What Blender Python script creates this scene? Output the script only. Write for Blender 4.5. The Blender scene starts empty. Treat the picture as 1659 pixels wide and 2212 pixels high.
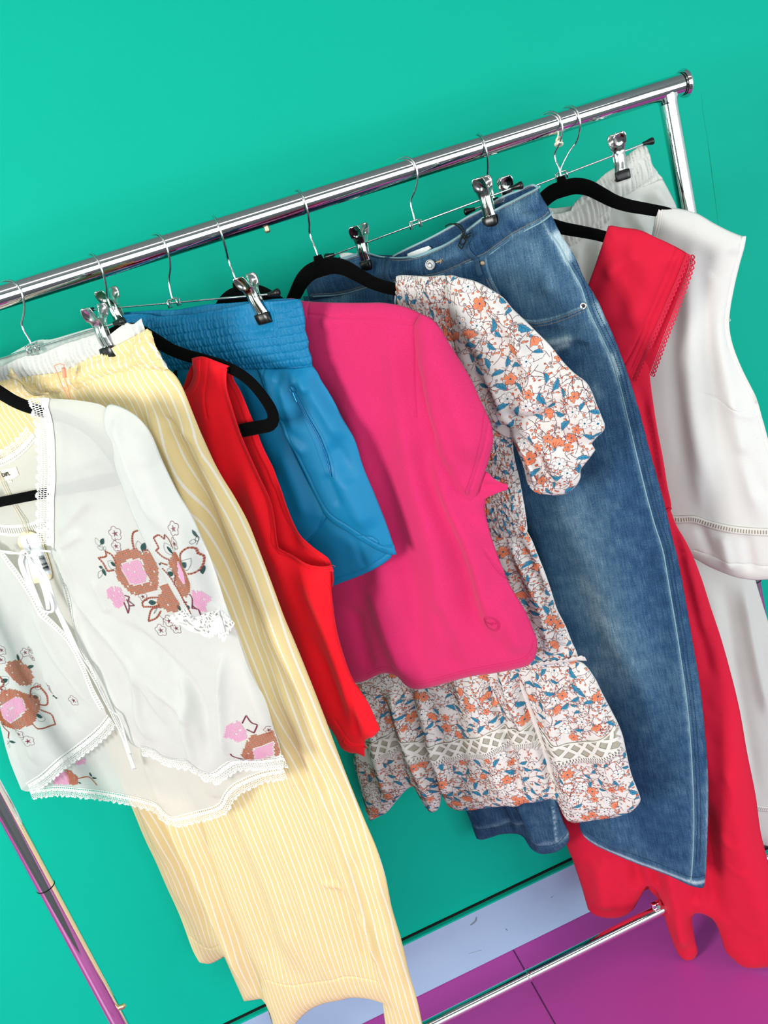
import bpy, math, random
import numpy as np
from mathutils import Vector, Matrix
from mathutils.geometry import delaunay_2d_cdt
SC = bpy.context.scene
COL = SC.collection
PI = math.pi

# ------------------------------------------------------------------ camera
CAM = np.array([0.0, -1.4, 1.724])
YAW, PIT, ROL = .1787, -.3174, -.3106
FPX = 1849.3
W_, H_ = 1659, 2212
_cy, _sy, _cp, _sp = math.cos(YAW), math.sin(YAW), math.cos(PIT), math.sin(PIT)
_f = np.array([_sy*_cp, _cy*_cp, _sp]); _r = np.array([_cy, -_sy, 0.0]); _u = np.cross(_r, _f)
_c, _s = math.cos(ROL), math.sin(ROL)
CR = np.array([_c*_r+_s*_u, -_s*_r+_c*_u, _f])
cd = bpy.data.cameras.new('camera'); cam = bpy.data.objects.new('camera', cd); COL.objects.link(cam)
cd.sensor_fit = 'HORIZONTAL'; cd.sensor_width = 36.0; cd.lens = 36.0*FPX/W_; cd.clip_start = .02
m3 = Matrix((CR[0], CR[1], -CR[2])).transposed()
cam.matrix_world = Matrix.Translation(Vector(CAM)) @ m3.to_4x4()
SC.camera = cam

# ------------------------------------------------------------------ world, lights, exposure
w = bpy.data.worlds.new('world'); SC.world = w; w.use_nodes = True
w.node_tree.nodes['Background'].inputs[0].default_value = (.80, .90, 1.0, 1)
w.node_tree.nodes['Background'].inputs[1].default_value = .6
SC.view_settings.view_transform = 'Standard'; SC.view_settings.look = 'None'
SC.view_settings.gamma = 1.0; SC.view_settings.use_curve_mapping = False
SC.view_settings.exposure = -0.14

def area(name, loc, target, sx, sy, power, color):
    l = bpy.data.lights.new(name, 'AREA'); l.shape = 'RECTANGLE'; l.size = sx; l.size_y = sy
    l.energy = power; l.color = color
    o = bpy.data.objects.new(name, l); COL.objects.link(o); o.location = loc
    d = Vector(target)-Vector(loc); o.rotation_euler = d.to_track_quat('-Z', 'Y').to_euler()
    return o
area('window_light', (-2.7, -1.9, 2.05), (.35, 0, .95), .9, 1.2, 112, (1.0, .97, .92))
area('front_fill_light', (.7, -3.9, 1.25), (.5, 0, .70), 5.2, 2.3, 112, (.92, .97, 1.0))  # added broad front fill; also gives the chrome its white band
area('side_fill_light', (2.9, -2.6, 1.1), (.7, .2, .45), 1.2, 1.6, 34, (.86, .96, 1.0))  # added fill from the right to lift the dim lower wall
area('ceiling_strip_light', (.5, -1.6, 2.9), (.6, -1.3, 0), 3.6, .35, 13, (1.0, .97, .92))

# ------------------------------------------------------------------ helpers
def lin(h):
    if isinstance(h, str):
        h = h.lstrip('#'); c = [int(h[i:i+2], 16)/255 for i in (0, 2, 4)]
    else: c = [x/255 for x in h]
    return tuple(x/12.92 if x <= .04045 else ((x+.055)/1.055)**2.4 for x in c)+(1.0,)

class NT:
    def __init__(s, name):
        s.m = bpy.data.materials.new(name); s.m.use_nodes = True; s.t = s.m.node_tree
        s.b = s.t.nodes['Principled BSDF']; s.out = s.t.nodes['Material Output']
    def n(s, typ, **kw):
        nd = s.t.nodes.new(typ)
        for k, v in kw.items():
            if k.startswith('i_'):
                key = k[2:]; key = int(key) if key.isdigit() else key.replace('_', ' ')
                nd.inputs[key].default_value = v
            else: setattr(nd, k, v)
        return nd
    def l(s, a, b): s.t.links.new(a, b)
    def math(s, op, a, b=None, c=None):
        nd = s.t.nodes.new('ShaderNodeMath'); nd.operation = op
        for i, x in enumerate((a, b, c)):
            if x is None: continue
            if isinstance(x, (int, float)): nd.inputs[i].default_value = x
            else: s.l(x, nd.inputs[i])
        return nd.outputs[0]
    def mix(s, fac, a, b):
        nd = s.t.nodes.new('ShaderNodeMix'); nd.data_type = 'RGBA'
        for i, x in ((0, fac), (6, a), (7, b)):
            if isinstance(x, (int, float, tuple)): nd.inputs[i].default_value = x
            else: s.l(x, nd.inputs[i])
        return nd.outputs[2]
    def uv(s, name='cloth'):
        nd = s.t.nodes.new('ShaderNodeUVMap'); nd.uv_map = name; return nd.outputs[0]
    def sep(s, v):
        nd = s.t.nodes.new('ShaderNodeSeparateXYZ'); s.l(v, nd.inputs[0]); return nd.outputs
    def comb(s, x, y, z=0.0):
        nd = s.t.nodes.new('ShaderNodeCombineXYZ')
        for i, q in enumerate((x, y, z)):
            if isinstance(q, (int, float)): nd.inputs[i].default_value = q
            else: s.l(q, nd.inputs[i])
        return nd.outputs[0]
    def noise(s, vec, scale, detail=2.0, rough=.5):
        nd = s.t.nodes.new('ShaderNodeTexNoise'); nd.inputs['Scale'].default_value = scale
        nd.inputs['Detail'].default_value = detail; nd.inputs['Roughness'].default_value = rough
        if vec is not None: s.l(vec, nd.inputs['Vector'])
        return nd.outputs[0]
    def ramp(s, fac, stops):
        nd = s.t.nodes.new('ShaderNodeValToRGB'); r = nd.color_ramp
        while len(r.elements) < len(stops): r.elements.new(.5)
        for e, (p, c) in zip(r.elements, stops): e.position = p; e.color = c
        s.l(fac, nd.inputs[0]); return nd.outputs[0]
    def bump(s, h, strength=.3, dist=.001, prev=None):
        nd = s.t.nodes.new('ShaderNodeBump'); nd.inputs['Strength'].default_value = strength
        nd.inputs['Distance'].default_value = dist; s.l(h, nd.inputs['Height'])
        if prev is not None: s.l(prev, nd.inputs['Normal'])
        s.l(nd.outputs[0], s.b.inputs['Normal']); return nd.outputs[0]
    def fin(s, rough=.8, metal=0.0, spec=.25, sheen=0.0):
        s.b.inputs['Roughness'].default_value = rough; s.b.inputs['Metallic'].default_value = metal
        s.b.inputs['Specular IOR Level'].default_value = spec; s.b.inputs['Sheen Weight'].default_value = sheen
        return s.m
    def sheer(s, color, trans=.25, clear=.08, alpha=None):
        """mix the principled shader with a translucent and a transparent part"""
        t = s.n('ShaderNodeBsdfTranslucent'); t.inputs[0].default_value = color
        if s.b.inputs['Normal'].is_linked: s.l(s.b.inputs['Normal'].links[0].from_socket, t.inputs['Normal'])
        m1 = s.n('ShaderNodeMixShader'); m1.inputs[0].default_value = trans
        s.l(s.b.outputs[0], m1.inputs[1]); s.l(t.outputs[0], m1.inputs[2])
        tr = s.n('ShaderNodeBsdfTransparent'); m2 = s.n('ShaderNodeMixShader')
        if alpha is None: m2.inputs[0].default_value = clear
        else: s.l(alpha, m2.inputs[0])
        s.l(m1.outputs[0], m2.inputs[1]); s.l(tr.outputs[0], m2.inputs[2]); s.l(m2.outputs[0], s.out.inputs[0])

def flat(name, col, rough=.7, metal=0.0, spec=.3):
    m = NT(name); m.b.inputs['Base Color'].default_value = lin(col)
    tc = m.n('ShaderNodeTexCoord'); n = m.noise(tc.outputs['Object'], 400, 2)
    m.bump(n, .08, .0004)
    return m.fin(rough, metal, spec)

def cloth(name, col, rough=.85, weave=1400, bump=.25, var=.06, sheen=0.0, spec=.15, trans=0.0, clear=0.0, slub=0.0, slubcol=None):
    m = NT(name); uv = m.uv(); x, y, _ = m.sep(uv)
    base = lin(col); dk = tuple(c*(1-var*3) for c in base[:3])+(1,)
    big = m.noise(uv, 9, 3); fib = m.noise(m.comb(m.math('MULTIPLY', x, 260.0), m.math('MULTIPLY', y, 1100.0)), 1.0, 3)
    f = m.math('MULTIPLY', m.math('SUBTRACT', fib, .5), 1.2); f = m.math('ADD', f, m.math('MULTIPLY', m.math('SUBTRACT', big, .5), .6))
    f = m.math('ADD', f, .3); c = m.mix(f, base, dk)
    nd = c.node; nd.clamp_factor = True
    if slub:
        st = m.noise(m.comb(m.math('MULTIPLY', x, 70.0), m.math('MULTIPLY', y, 900.0)), 1.0, 1)
        k = m.math('GREATER_THAN', st, slub); c = m.mix(m.math('MULTIPLY', k, .5), c, lin(slubcol or col))
    m.l(c, m.b.inputs['Base Color'])
    wx = m.math('SINE', m.math('MULTIPLY', x, float(weave)*2)); wy = m.math('SINE', m.math('MULTIPLY', y, float(weave)*2))
    h = m.math('MULTIPLY', wx, wy); h = m.math('ADD', m.math('MULTIPLY', h, .25), fib)
    m.bump(h, bump, .0006); m.fin(rough, 0, spec, sheen)
    m.b.inputs['Sheen Roughness'].default_value = .5
    if trans or clear: m.sheer(base, trans, clear)
    return m.m

# numpy value noise ---------------------------------------------------
_rs = np.random.RandomState(7); _G = _rs.rand(256, 256)*2-1
def vn(x, y):
    x = np.asarray(x, float); y = np.asarray(y, float)
    xi = np.floor(x).astype(int); yi = np.floor(y).astype(int); fx = x-xi; fy = y-yi
    fx = fx*fx*(3-2*fx); fy = fy*fy*(3-2*fy)
    g = lambda a, b: _G[a & 255, b & 255]
    return (g(xi, yi)*(1-fx)+g(xi+1, yi)*fx)*(1-fy)+(g(xi, yi+1)*(1-fx)+g(xi+1, yi+1)*fx)*fy
def fbm(x, y): return vn(x, y)+.5*vn(2.1*x+7, 2.1*y+3)+.25*vn(4.3*x+1, 4.3*y+9)

# geometry helpers ----------------------------------------------------
def ray(x, y):
    d = np.array([(x-W_/2)/FPX, -(y-H_/2)/FPX, 1.0]); return d@CR
RZ = 1.781
class Plane:
    """a hanger's own upright plane: it passes through the rail at X and is turned by th degrees"""
    def __init__(s, X, th):
        t = math.radians(th); s.O = np.array([X, 0.0, RZ]); s.U = np.array([math.cos(t), -math.sin(t), 0.0])
        s.V = np.array([0, 0, 1.0]); s.N = np.array([-math.sin(t), -math.cos(t), 0.0])
    def px(s, x, y, w=0.0):
        r = ray(x, y); o = s.O+s.N*w; t = ((o-CAM)@s.N)/(r@s.N); p = CAM+t*r-s.O
        return (p@s.U, p[2])
    def P(s, uvw):
        a = np.asarray(uvw, float); return s.O+a[..., 0:1]*s.U+a[..., 1:2]*s.V+a[..., 2:3]*s.N
WORLD = Plane(0, 0)
def project(p):
    d = CR@(np.asarray(p, float)-CAM); return (W_/2+FPX*d[0]/d[2], H_/2-FPX*d[1]/d[2])
def mirrored(pl, pts, w=0.0, du=0.0):
    """the same outline on the other side of the hanger's centre line"""
    r = []
    for x, y in pts:
        u, v = pl.px(x, y, w); r.append(project(pl.P(np.array([[du-u, v, w]]))[0]))
    return r

def spline(pts, step, closed=True, corner=48):
    P = [np.array(p, float) for p in pts]; n = len(P); out = []
    def iscorner(i):
        if not closed and (i <= 0 or i >= n-1): return True
        a = P[i % n]-P[(i-1) % n]; b = P[(i+1) % n]-P[i % n]
        la, lb = np.linalg.norm(a), np.linalg.norm(b)
        if la < 1e-9 or lb < 1e-9: return True
        return math.degrees(math.acos(max(-1, min(1, (a@b)/la/lb)))) > corner
    cs = [iscorner(i) for i in range(n)]
    for i in range(n if closed else n-1):
        p1, p2 = P[i], P[(i+1) % n]
        p0 = P[(i-1) % n] if not cs[i] else 2*p1-p2
        p3 = P[(i+2) % n] if not cs[(i+1) % n] else 2*p2-p1
        L = np.linalg.norm(p2-p1); k = max(1, int(round(L/step)))
        # limit tangents for uneven spacing
        t1 = (p2-p0); t2 = (p3-p1)
        l0 = np.linalg.norm(p1-p0)+L; l3 = np.linalg.norm(p3-p2)+L
        t1 = t1/l0*L if l0 > 0 else t1; t2 = t2/l3*L if l3 > 0 else t2
        for j in range(k):
            t = j/k; h = t*t*t; q = t*t
            out.append((2*h-3*q+1)*p1+(h-2*q+t)*t1+(-2*h+3*q)*p2+(h-q)*t2)
    if not closed: out.append(P[-1])
    return np.array(out)

def segdist(pts, poly, closed=False):
    """distance, sign side, arclength fraction from pts to polyline"""
    A = poly if closed else poly[:-1]; B = np.roll(poly, -1, 0) if closed else poly[1:]
    D = B-A; LL = (D**2).sum(1); LL[LL == 0] = 1e-12
    cum = np.concatenate([[0], np.cumsum(np.sqrt(LL))]); best = np.full(len(pts), 1e9); side = np.zeros(len(pts)); arc = np.zeros(len(pts))
    ch = max(1, int(4e6/len(A)))
    for s in range(0, len(pts), ch):
        p = pts[s:s+ch]; R = p[:, None, :]-A[None]; t = np.clip((R*D[None]).sum(2)/LL[None], 0, 1)
        E = R-t[..., None]*D[None]; d2 = (E**2).sum(2); k = d2.argmin(1); ii = np.arange(len(p))
        best[s:s+ch] = np.sqrt(d2[ii, k]); cr = D[k, 0]*R[ii, k, 1]-D[k, 1]*R[ii, k, 0]
        side[s:s+ch] = np.sign(cr); arc[s:s+ch] = (cum[k]+t[ii, k]*np.sqrt(LL[k]))/cum[-1]
    return best, side, arc

def inside(pts, poly):
    x, y = pts[:, 0], pts[:, 1]; r = np.zeros(len(pts), bool); n = len(poly)
    for i in range(n):
        x1, y1 = poly[i]; x2, y2 = poly[(i+1) % n]
        if y1 == y2: continue
        c = ((y1 > y) != (y2 > y)) & (x < (x2-x1)*(y-y1)/(y2-y1)+x1); r ^= c
    return r

def mesh(name, verts, faces, mats, parent=None, smooth=True, midx=None, uv=None, col=None, solid=0.0, bevel=0.0):
    me = bpy.data.meshes.new(name); verts = np.asarray(verts, float)
    off = np.array(parent.location) if parent is not None else np.zeros(3)
    if parent is not None and parent.parent is not None: off = off+np.array(parent.parent.location)
    me.from_pydata((verts-off).tolist(), [], [tuple(int(i) for i in f) for f in faces])
    if not isinstance(mats, (list, tuple)): mats = [mats]
    for m in mats: me.materials.append(m)
    if midx is not None: me.polygons.foreach_set('material_index', np.asarray(midx, dtype=np.int32))
    me.polygons.foreach_set('use_smooth', [smooth]*len(me.polygons))
    if uv is not None:
        L = me.uv_layers.new(name='cloth'); li = np.empty(len(me.loops), int); me.loops.foreach_get('vertex_index', li)
        L.data.foreach_set('uv', np.asarray(uv, float)[li].ravel())
    if col is not None:
        for k, arr in col.items():
            a = me.attributes.new(k, 'FLOAT', 'POINT'); a.data.foreach_set('value', np.asarray(arr, float))
    me.update(); o = bpy.data.objects.new(name, me); COL.objects.link(o)
    if parent is not None: o.parent = parent
    if bevel:
        b = o.modifiers.new('bevel', 'BEVEL'); b.width = bevel; b.segments = 2; b.limit_method = 'ANGLE'
    if solid:
        s = o.modifiers.new('solidify', 'SOLIDIFY'); s.thickness = solid; s.offset = -1
    return o

def thing(name, label, cat, loc, group=None):
    o = bpy.data.objects.new(name, None); o.empty_display_size = .05; COL.objects.link(o); o.location = [float(a) for a in loc]
    o['label'] = label; o['category'] = cat
    if group: o['group'] = group
    return o

class MB:
    def __init__(s): s.v = []; s.f = []; s.mi = []
    def add(s, v, f, mi=0):
        n = len(s.v); s.v += [tuple(float(q) for q in p) for p in v]; s.f += [tuple(i+n for i in q) for q in f]; s.mi += [mi]*len(f)
    def tube(s, pts, r, seg=10, caps=True, mi=0):
        P = [np.array(p, float) for p in pts]; n = len(P); rr = r if isinstance(r, (list, tuple, np.ndarray)) else [r]*n
        T = []
        for i in range(n):
            a = P[max(i-1, 0)]; b = P[min(i+1, n-1)]; t = b-a; T.append(t/max(np.linalg.norm(t), 1e-12))
        ref = np.array([0, 0, 1.0]) if abs(T[0][2]) < .9 else np.array([1.0, 0, 0]); N = np.cross(T[0], ref); N /= np.linalg.norm(N)
        v = []
        for i in range(n):
            N = N-T[i]*(N@T[i]); N /= max(np.linalg.norm(N), 1e-12); B = np.cross(T[i], N)
            for k in range(seg):
                a = 2*PI*k/seg; v.append(P[i]+rr[i]*(math.cos(a)*N+math.sin(a)*B))
        f = [(i*seg+k, i*seg+(k+1) % seg, (i+1)*seg+(k+1) % seg, (i+1)*seg+k) for i in range(n-1) for k in range(seg)]
        s.add(v, f, mi)
        if caps: s.add(v[:seg], [tuple(range(seg))[::-1]], mi); s.add(v[-seg:], [tuple(range(seg))], mi)
    def box(s, a, b, mi=0):
        x0, y0, z0 = a; x1, y1, z1 = b
        v = [(x0, y0, z0), (x1, y0, z0), (x1, y1, z0), (x0, y1, z0), (x0, y0, z1), (x1, y0, z1), (x1, y1, z1), (x0, y1, z1)]
        s.add(v, [(0, 3, 2, 1), (4, 5, 6, 7), (0, 1, 5, 4), (1, 2, 6, 5), (2, 3, 7, 6), (3, 0, 4, 7)], mi)
    def build(s, name, mats, parent=None, smooth=True, **k): return mesh(name, s.v, s.f, mats, parent, smooth, midx=s.mi, **k)

def sweep(mb, pl, profile_uvw_list, ring, mi=0):
    pass

# ------------------------------------------------------------------ cloth panel
class Panel:
    def __init__(s, pl, px, w=.01, res=.005, puff=.010, edge=.018, folds=(), wr=(.0012, 14), fn=None, seams=(), step=None, uvpts=False, rag=0.0, pinch=()):
        s.pinch = [(np.array(pl.px(x, y, .004)), r, ww) for x, y, r, ww in pinch]
        s.pl = pl; s.w0 = w; s.res = res; s.puff = puff; s.edge = edge; s.wr = wr; s.fn = fn
        q = np.array([pl.px(x, y, w) if not uvpts else (x, y) for x, y in px]); s.out = spline(q, step or res)
        if rag:
            k = np.arange(len(s.out)); s.out = s.out+rag*np.stack([vn(k*.9, 3.1+0*k), vn(k*.9, 9.7+0*k)], 1)
        s.folds = []
        for f in folds:
            P, a, wd = f[0], f[1], f[2]; sharp = f[3] if len(f) > 3 else 0
            P = np.array([pl.px(x, y, w+puff) for x, y in P]); s.folds.append((spline(P, .012, False, 80), a*.0017, wd*.001, sharp))
        s.seams = [spline(np.array([pl.px(x, y, w+puff) for x, y in P]), res*.5, False, 60) for P in seams]
    def depth(s, pts):
        pts = np.asarray(pts, float); d, _, _ = segdist(pts, s.out, True)
        w = s.w0+s.puff*(1-np.exp(-d/s.edge))
        env = 1-np.exp(-d/.010)*.75
        for P, a, wd, sharp in s.folds:
            dd, side, arc = segdist(pts, P); e = np.clip(np.minimum(arc, 1-arc)/.22, 0, 1); e = e*e*(3-2*e)
            # keep an open end at full height where it reaches the hem
            if sharp:
                sd = dd*side*np.sign(sharp); g = np.where(sd > 0, np.exp(-(sd/wd)**1.5), np.exp(-(sd/(wd*.42))**2))
            else: g = np.exp(-(dd/wd)**2)
            w = w+a*g*e*env
        am, sc = s.wr
        if am: w = w+am*fbm(pts[:, 0]*sc, pts[:, 1]*sc*.55)*env
        if s.fn is not None: w = w+s.fn(pts[:, 0], pts[:, 1], d)
        for c, r, ww in s.pinch:
            g = np.exp(-(((pts-c)**2).sum(1)/r**2)**2); w = w*(1-g)+ww*g
        for P in s.seams:
            dd, _, _ = segdist(pts, P); w = w-.0021*np.exp(-(dd/.0013)**2)
        return w
    def build(s, name, mat, parent, back=True, backd=.7, uvfn=None, solid=0.0, colfn=None, res_seam=True):
        o = s.out; r = s.res; lo, hi = o.min(0), o.max(0)
        xs = np.arange(lo[0], hi[0], r); ys = np.arange(lo[1], hi[1], r*.9); X, Y = np.meshgrid(xs, ys); X = X+(np.arange(len(ys)) % 2)[:, None]*r*.5
        g = np.stack([X.ravel(), Y.ravel()], 1); g = g[inside(g, o)]
        d, _, _ = segdist(g, o, True); g = g[d > r*1.5]
        # two rings that follow the outline keep the silhouette clean
        area2 = np.sum(o[:, 0]*np.roll(o[:, 1], -1)-np.roll(o[:, 0], -1)*o[:, 1]); tg_ = np.roll(o, -1, 0)-np.roll(o, 1, 0); nm = np.stack([-tg_[:, 1], tg_[:, 0]], 1)*np.sign(area2); nm /= np.linalg.norm(nm, axis=1)[:, None]+1e-9
        for kk in (.42, 1.0):
            q_ = o+nm*r*kk; q_ = q_[inside(q_, o)]; d, _, _ = segdist(q_, o, True); g = np.concatenate([g, q_[d > r*kk*.93]])
        extra = []
        for P in s.seams:
            t = np.gradient(P, axis=0); nrm = np.stack([-t[:, 1], t[:, 0]], 1); nrm /= np.linalg.norm(nrm, axis=1)[:, None]+1e-9
            dd, _, _ = segdist(g, P); g = g[dd > .0042]
            for k in (-.003, -.0013, 0, .0013, .003): extra.append(P+nrm*k)
        if extra:
            E_ = np.concatenate(extra); E_ = E_[inside(E_, o)]; dd, _, _ = segdist(E_, o, True); E_ = E_[dd > .001]; g = np.concatenate([g, E_])
        n = len(o); pts = np.concatenate([o, g])
        res = delaunay_2d_cdt([Vector(p) for p in pts.tolist()], [(i, (i+1) % n) for i in range(n)], [], 0, 1e-7)
        V = np.array([tuple(v) for v in res[0]]); F = np.array(res[2]); orig = res[3]
        cen = V[F].mean(1); F = F[inside(cen, o)]
        isb = np.array([any(k < n for k in q) for q in orig]) if len(orig) == len(V) else np.zeros(len(V), bool)
        used = np.zeros(len(V), bool); used[F.ravel()] = True; remap = np.cumsum(used)-1
        V = V[used]; F = remap[F]; isb = isb[used]
        # orientation
        a, b, c = V[F[:, 0]], V[F[:, 1]], V[F[:, 2]]; ar = (b[:, 0]-a[:, 0])*(c[:, 1]-a[:, 1])-(b[:, 1]-a[:, 1])*(c[:, 0]-a[:, 0])
        F[ar < 0] = F[ar < 0][:, ::-1]
        W = s.depth(V); W[isb] = np.where(True, s.w0+(W[isb]-s.w0)*.6, 0)
        uv = V if uvfn is None else uvfn(V, W)
        verts = s.pl.P(np.column_stack([V, W])); faces = F.tolist(); uvs = uv; cols = colfn(V) if colfn else None
        if back:
            ni = ~isb; idx = np.arange(len(V)); idx[ni] = len(V)+np.arange(ni.sum())
            Wb = s.w0-(W-s.w0)*backd-.001
            vb = s.pl.P(np.column_stack([V[ni], Wb[ni]])); verts = np.concatenate([verts, vb]); faces += idx[F][:, ::-1].tolist(); uvs = np.concatenate([uv, uv[ni]])
            if cols: cols = {k: np.concatenate([a, a[ni]]) for k, a in cols.items()}
        s.obj = mesh(name, verts, faces, mat, parent, uv=uvs, solid=solid, col=cols); return s.obj
    # -------- surface details
    def q(s, px): return np.array([s.pl.px(x, y, s.w0+s.puff) for x, y in px])

class Decal:
    """flat print, stitches or embroidery laid on a panel's surface; one mesh"""
    def __init__(s, panel, clip=True): s.p = panel; s.v = []; s.h = []; s.f = []; s.mi = []; s.clip = clip
    def add(s, pts, faces, mi=0, h=.0008):
        n = len(s.v); s.v += [tuple(p) for p in pts]; s.h += ([h]*len(pts) if np.isscalar(h) else list(h)); s.f += [tuple(i+n for i in q) for q in faces]; s.mi += [mi]*len(faces)
    def ribbon(s, P, wd, mi=0, h=.0008, taper=False, step=.004, smooth=True, raised=0.0):
        P = np.asarray(P, float)
        if len(P) < 2: return
        P = spline(P, step, False, 70) if smooth else P
        t = np.gradient(P, axis=0); nn = np.stack([-t[:, 1], t[:, 0]], 1); nn /= np.linalg.norm(nn, axis=1)[:, None]+1e-12
        k = np.linspace(0, 1, len(P)); ww = wd*.5*(np.sin(PI*k)**.6 if taper else np.ones(len(P)))[:, None]
        n = len(P)
        if raised:
            v = np.concatenate([P+nn*ww, P, P-nn*ww]); hh = [h]*n+[h+raised]*n+[h]*n
            f = [(i, i+1, n+i+1, n+i) for i in range(n-1)]+[(n+i, n+i+1, 2*n+i+1, 2*n+i) for i in range(n-1)]
            s.add(v, [q[::-1] for q in f], mi, hh)
        else:
            v = np.concatenate([P+nn*ww, P-nn*ww]); s.add(v, [(i, n+i, n+i+1, i+1) for i in range(n-1)], mi, h)
    def fan(s, c, rad, ang, mi=0, h=.0008, rings=2, sx=1.0, rot=0.0):
        """rad: radii at angles ang"""
        n = len(ang); pts = [(0, 0)]; f = []
        for k in range(1, rings+1):
            pts += [(rad[i]*k/rings*math.cos(ang[i])*sx, rad[i]*k/rings*math.sin(ang[i])) for i in range(n)]
        f += [(0, 1+i, 1+(i+1) % n) for i in range(n)]
        for k in range(1, rings): f += [(1+(k-1)*n+i, 1+k*n+i, 1+k*n+(i+1) % n, 1+(k-1)*n+(i+1) % n) for i in range(n)]
        cr, sr = math.cos(rot), math.sin(rot)
        s.add([(c[0]+x*cr-y*sr, c[1]+x*sr+y*cr) for x, y in pts], f, mi, h)
    def poly(s, P, mi=0, h=.0008, step=.004):
        P = spline(P, step, True, 50); c = P.mean(0); n = len(P)
        s.add(np.concatenate([[c], P*.5+c*.5, P]), [(0, 1+i, 1+(i+1) % n) for i in range(n)]+[(1+i, 1+n+i, 1+n+(i+1) % n, 1+(i+1) % n) for i in range(n)], mi, h)
    def dashes(s, P, ln, gap, wd, mi=0, h=.0006, raised=.0004):
        P = spline(P, .001, False, 70); d = np.concatenate([[0], np.cumsum(np.linalg.norm(np.diff(P, axis=0), axis=1))]); x = 0
        while x+ln < d[-1]:
            tt = np.linspace(x, x+ln, 3); q = np.stack([np.interp(tt, d, P[:, 0]), np.interp(tt, d, P[:, 1])], 1)
            s.ribbon(q, wd, mi, h, smooth=False, raised=raised); x += ln+gap
    def xst(s, poly, pitch, mi=0, ang=0.0, keep=.97, holes=(), h=.0007, seed=1):
        rn = random.Random(seed); poly = spline(poly, .004, True, 50); c = poly.mean(0); R_ = np.linalg.norm(poly-c, axis=1).max(); ca, sa = math.cos(ang), math.sin(ang)
        n = int(R_/pitch)+1; C = np.array([(c[0]+(i*ca-j*sa)*pitch, c[1]+(i*sa+j*ca)*pitch) for i in range(-n, n+1) for j in range(-n, n+1)])
        C = C[inside(C, poly)]
        for hl in holes: C = C[~inside(C, spline(hl, .004, True, 50))]
        for q in C:
            if rn.random() > keep: continue
            for a in (ang+PI/4, ang-PI/4):
                dx, dy = math.cos(a)*pitch*.62, math.sin(a)*pitch*.62; s.ribbon([(q[0]-dx, q[1]-dy), (q[0], q[1]), (q[0]+dx, q[1]+dy)], pitch*.34, mi, h, smooth=False, raised=.0005)
    def build(s, name, mats, parent, solid=0.0):
        if not s.f: return None
        V = np.array(s.v); H = np.array(s.h); ok = inside(V, s.p.out) if s.clip else np.ones(len(V), bool)
        F = [(f, m) for f, m in zip(s.f, s.mi) if all(ok[i] for i in f)]
        used = sorted({i for f, _ in F for i in f}); rm = {k: i for i, k in enumerate(used)}; V = V[used]; H = H[used]
        W = s.p.depth(V)+H
        return mesh(name, s.p.pl.P(np.column_stack([V, W])), [tuple(rm[i] for i in f) for f, _ in F], mats, parent, midx=[m for _, m in F], uv=V, solid=solid)

# ------------------------------------------------------------------ materials
def chrome_mat(name, col, rough):
    m = NT(name); m.b.inputs['Base Color'].default_value = col; tc = m.n('ShaderNodeTexCoord')
    n = m.noise(tc.outputs['Object'], 60, 4); r = m.ramp(n, [(.35, (rough,)*3+(1,)), (.75, (rough*2.2,)*3+(1,))]); m.l(r, m.b.inputs['Roughness'])
    m.b.inputs['Metallic'].default_value = 1.0; return m.m
M_chrome = chrome_mat('polished_chrome', (.80, .80, .80, 1), .035)
M_steel = chrome_mat('wire_steel', (.66, .66, .66, 1), .12)
M_brass = chrome_mat('brass', (.75, .62, .36, 1), .25)
M_pad = flat('black_vinyl', '#0b0c0c', .28, 0, .5)
M_dark = flat('dark_gap_and_shade', '#0a0f0e', .9)  # real joint gaps, and the painted shadow line on the wall

def wall_material():
    m = NT('teal_wall_paint'); g = m.n('ShaderNodeTexCoord').outputs['Object']; n = m.noise(g, 2.2, 3); c = m.mix(n, lin('#00ab91'), lin('#00b49a'))
    sp = m.noise(g, 46, 1); k = m.math('GREATER_THAN', sp, .845); c = m.mix(m.math('MULTIPLY', k, .5), c, lin('#0a8f7c'))
    m.l(c, m.b.inputs['Base Color']); m.bump(m.noise(g, 160, 3), .10, .002); return m.fin(.6, 0, .12)
def floor_material():
    m = NT('purple_floor_paint'); g = m.n('ShaderNodeTexCoord').outputs['Object']; n = m.noise(g, 2.0, 3); c = m.mix(n, lin('#b23c98'), lin('#bd459f'))
    v = m.n('ShaderNodeTexVoronoi'); v.inputs['Scale'].default_value = 7.0; m.l(g, v.inputs['Vector']); k = m.math('LESS_THAN', v.outputs['Distance'], .030)
    c = m.mix(m.math('MULTIPLY', k, .55), c, lin('#4b2350')); m.l(c, m.b.inputs['Base Color']); m.bump(m.noise(g, 30, 3), .06, .002); return m.fin(.42, 0, .4)
def board_material():
    m = NT('pale_blue_baseboard'); g = m.n('ShaderNodeTexCoord').outputs['Object']; n = m.noise(g, 5, 4); c = m.mix(n, lin('#97b6d4'), lin('#a9c3dc'))
    v = m.n('ShaderNodeTexVoronoi'); v.inputs['Scale'].default_value = 17.0; m.l(g, v.inputs['Vector']); k = m.math('LESS_THAN', v.outputs['Distance'], .045)
    c = m.mix(m.math('MULTIPLY', k, .5), c, lin('#8d959c')); m.l(c, m.b.inputs['Base Color']); m.bump(m.noise(g, 40, 3), .1, .002); return m.fin(.5, 0, .3)
M_wall = wall_material(); M_floor = floor_material(); M_board = board_material(); M_plain = flat('off_white_wall', '#e2e4e4', .8); M_ceil = flat('ceiling_white', '#8d8f90', .9)

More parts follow.
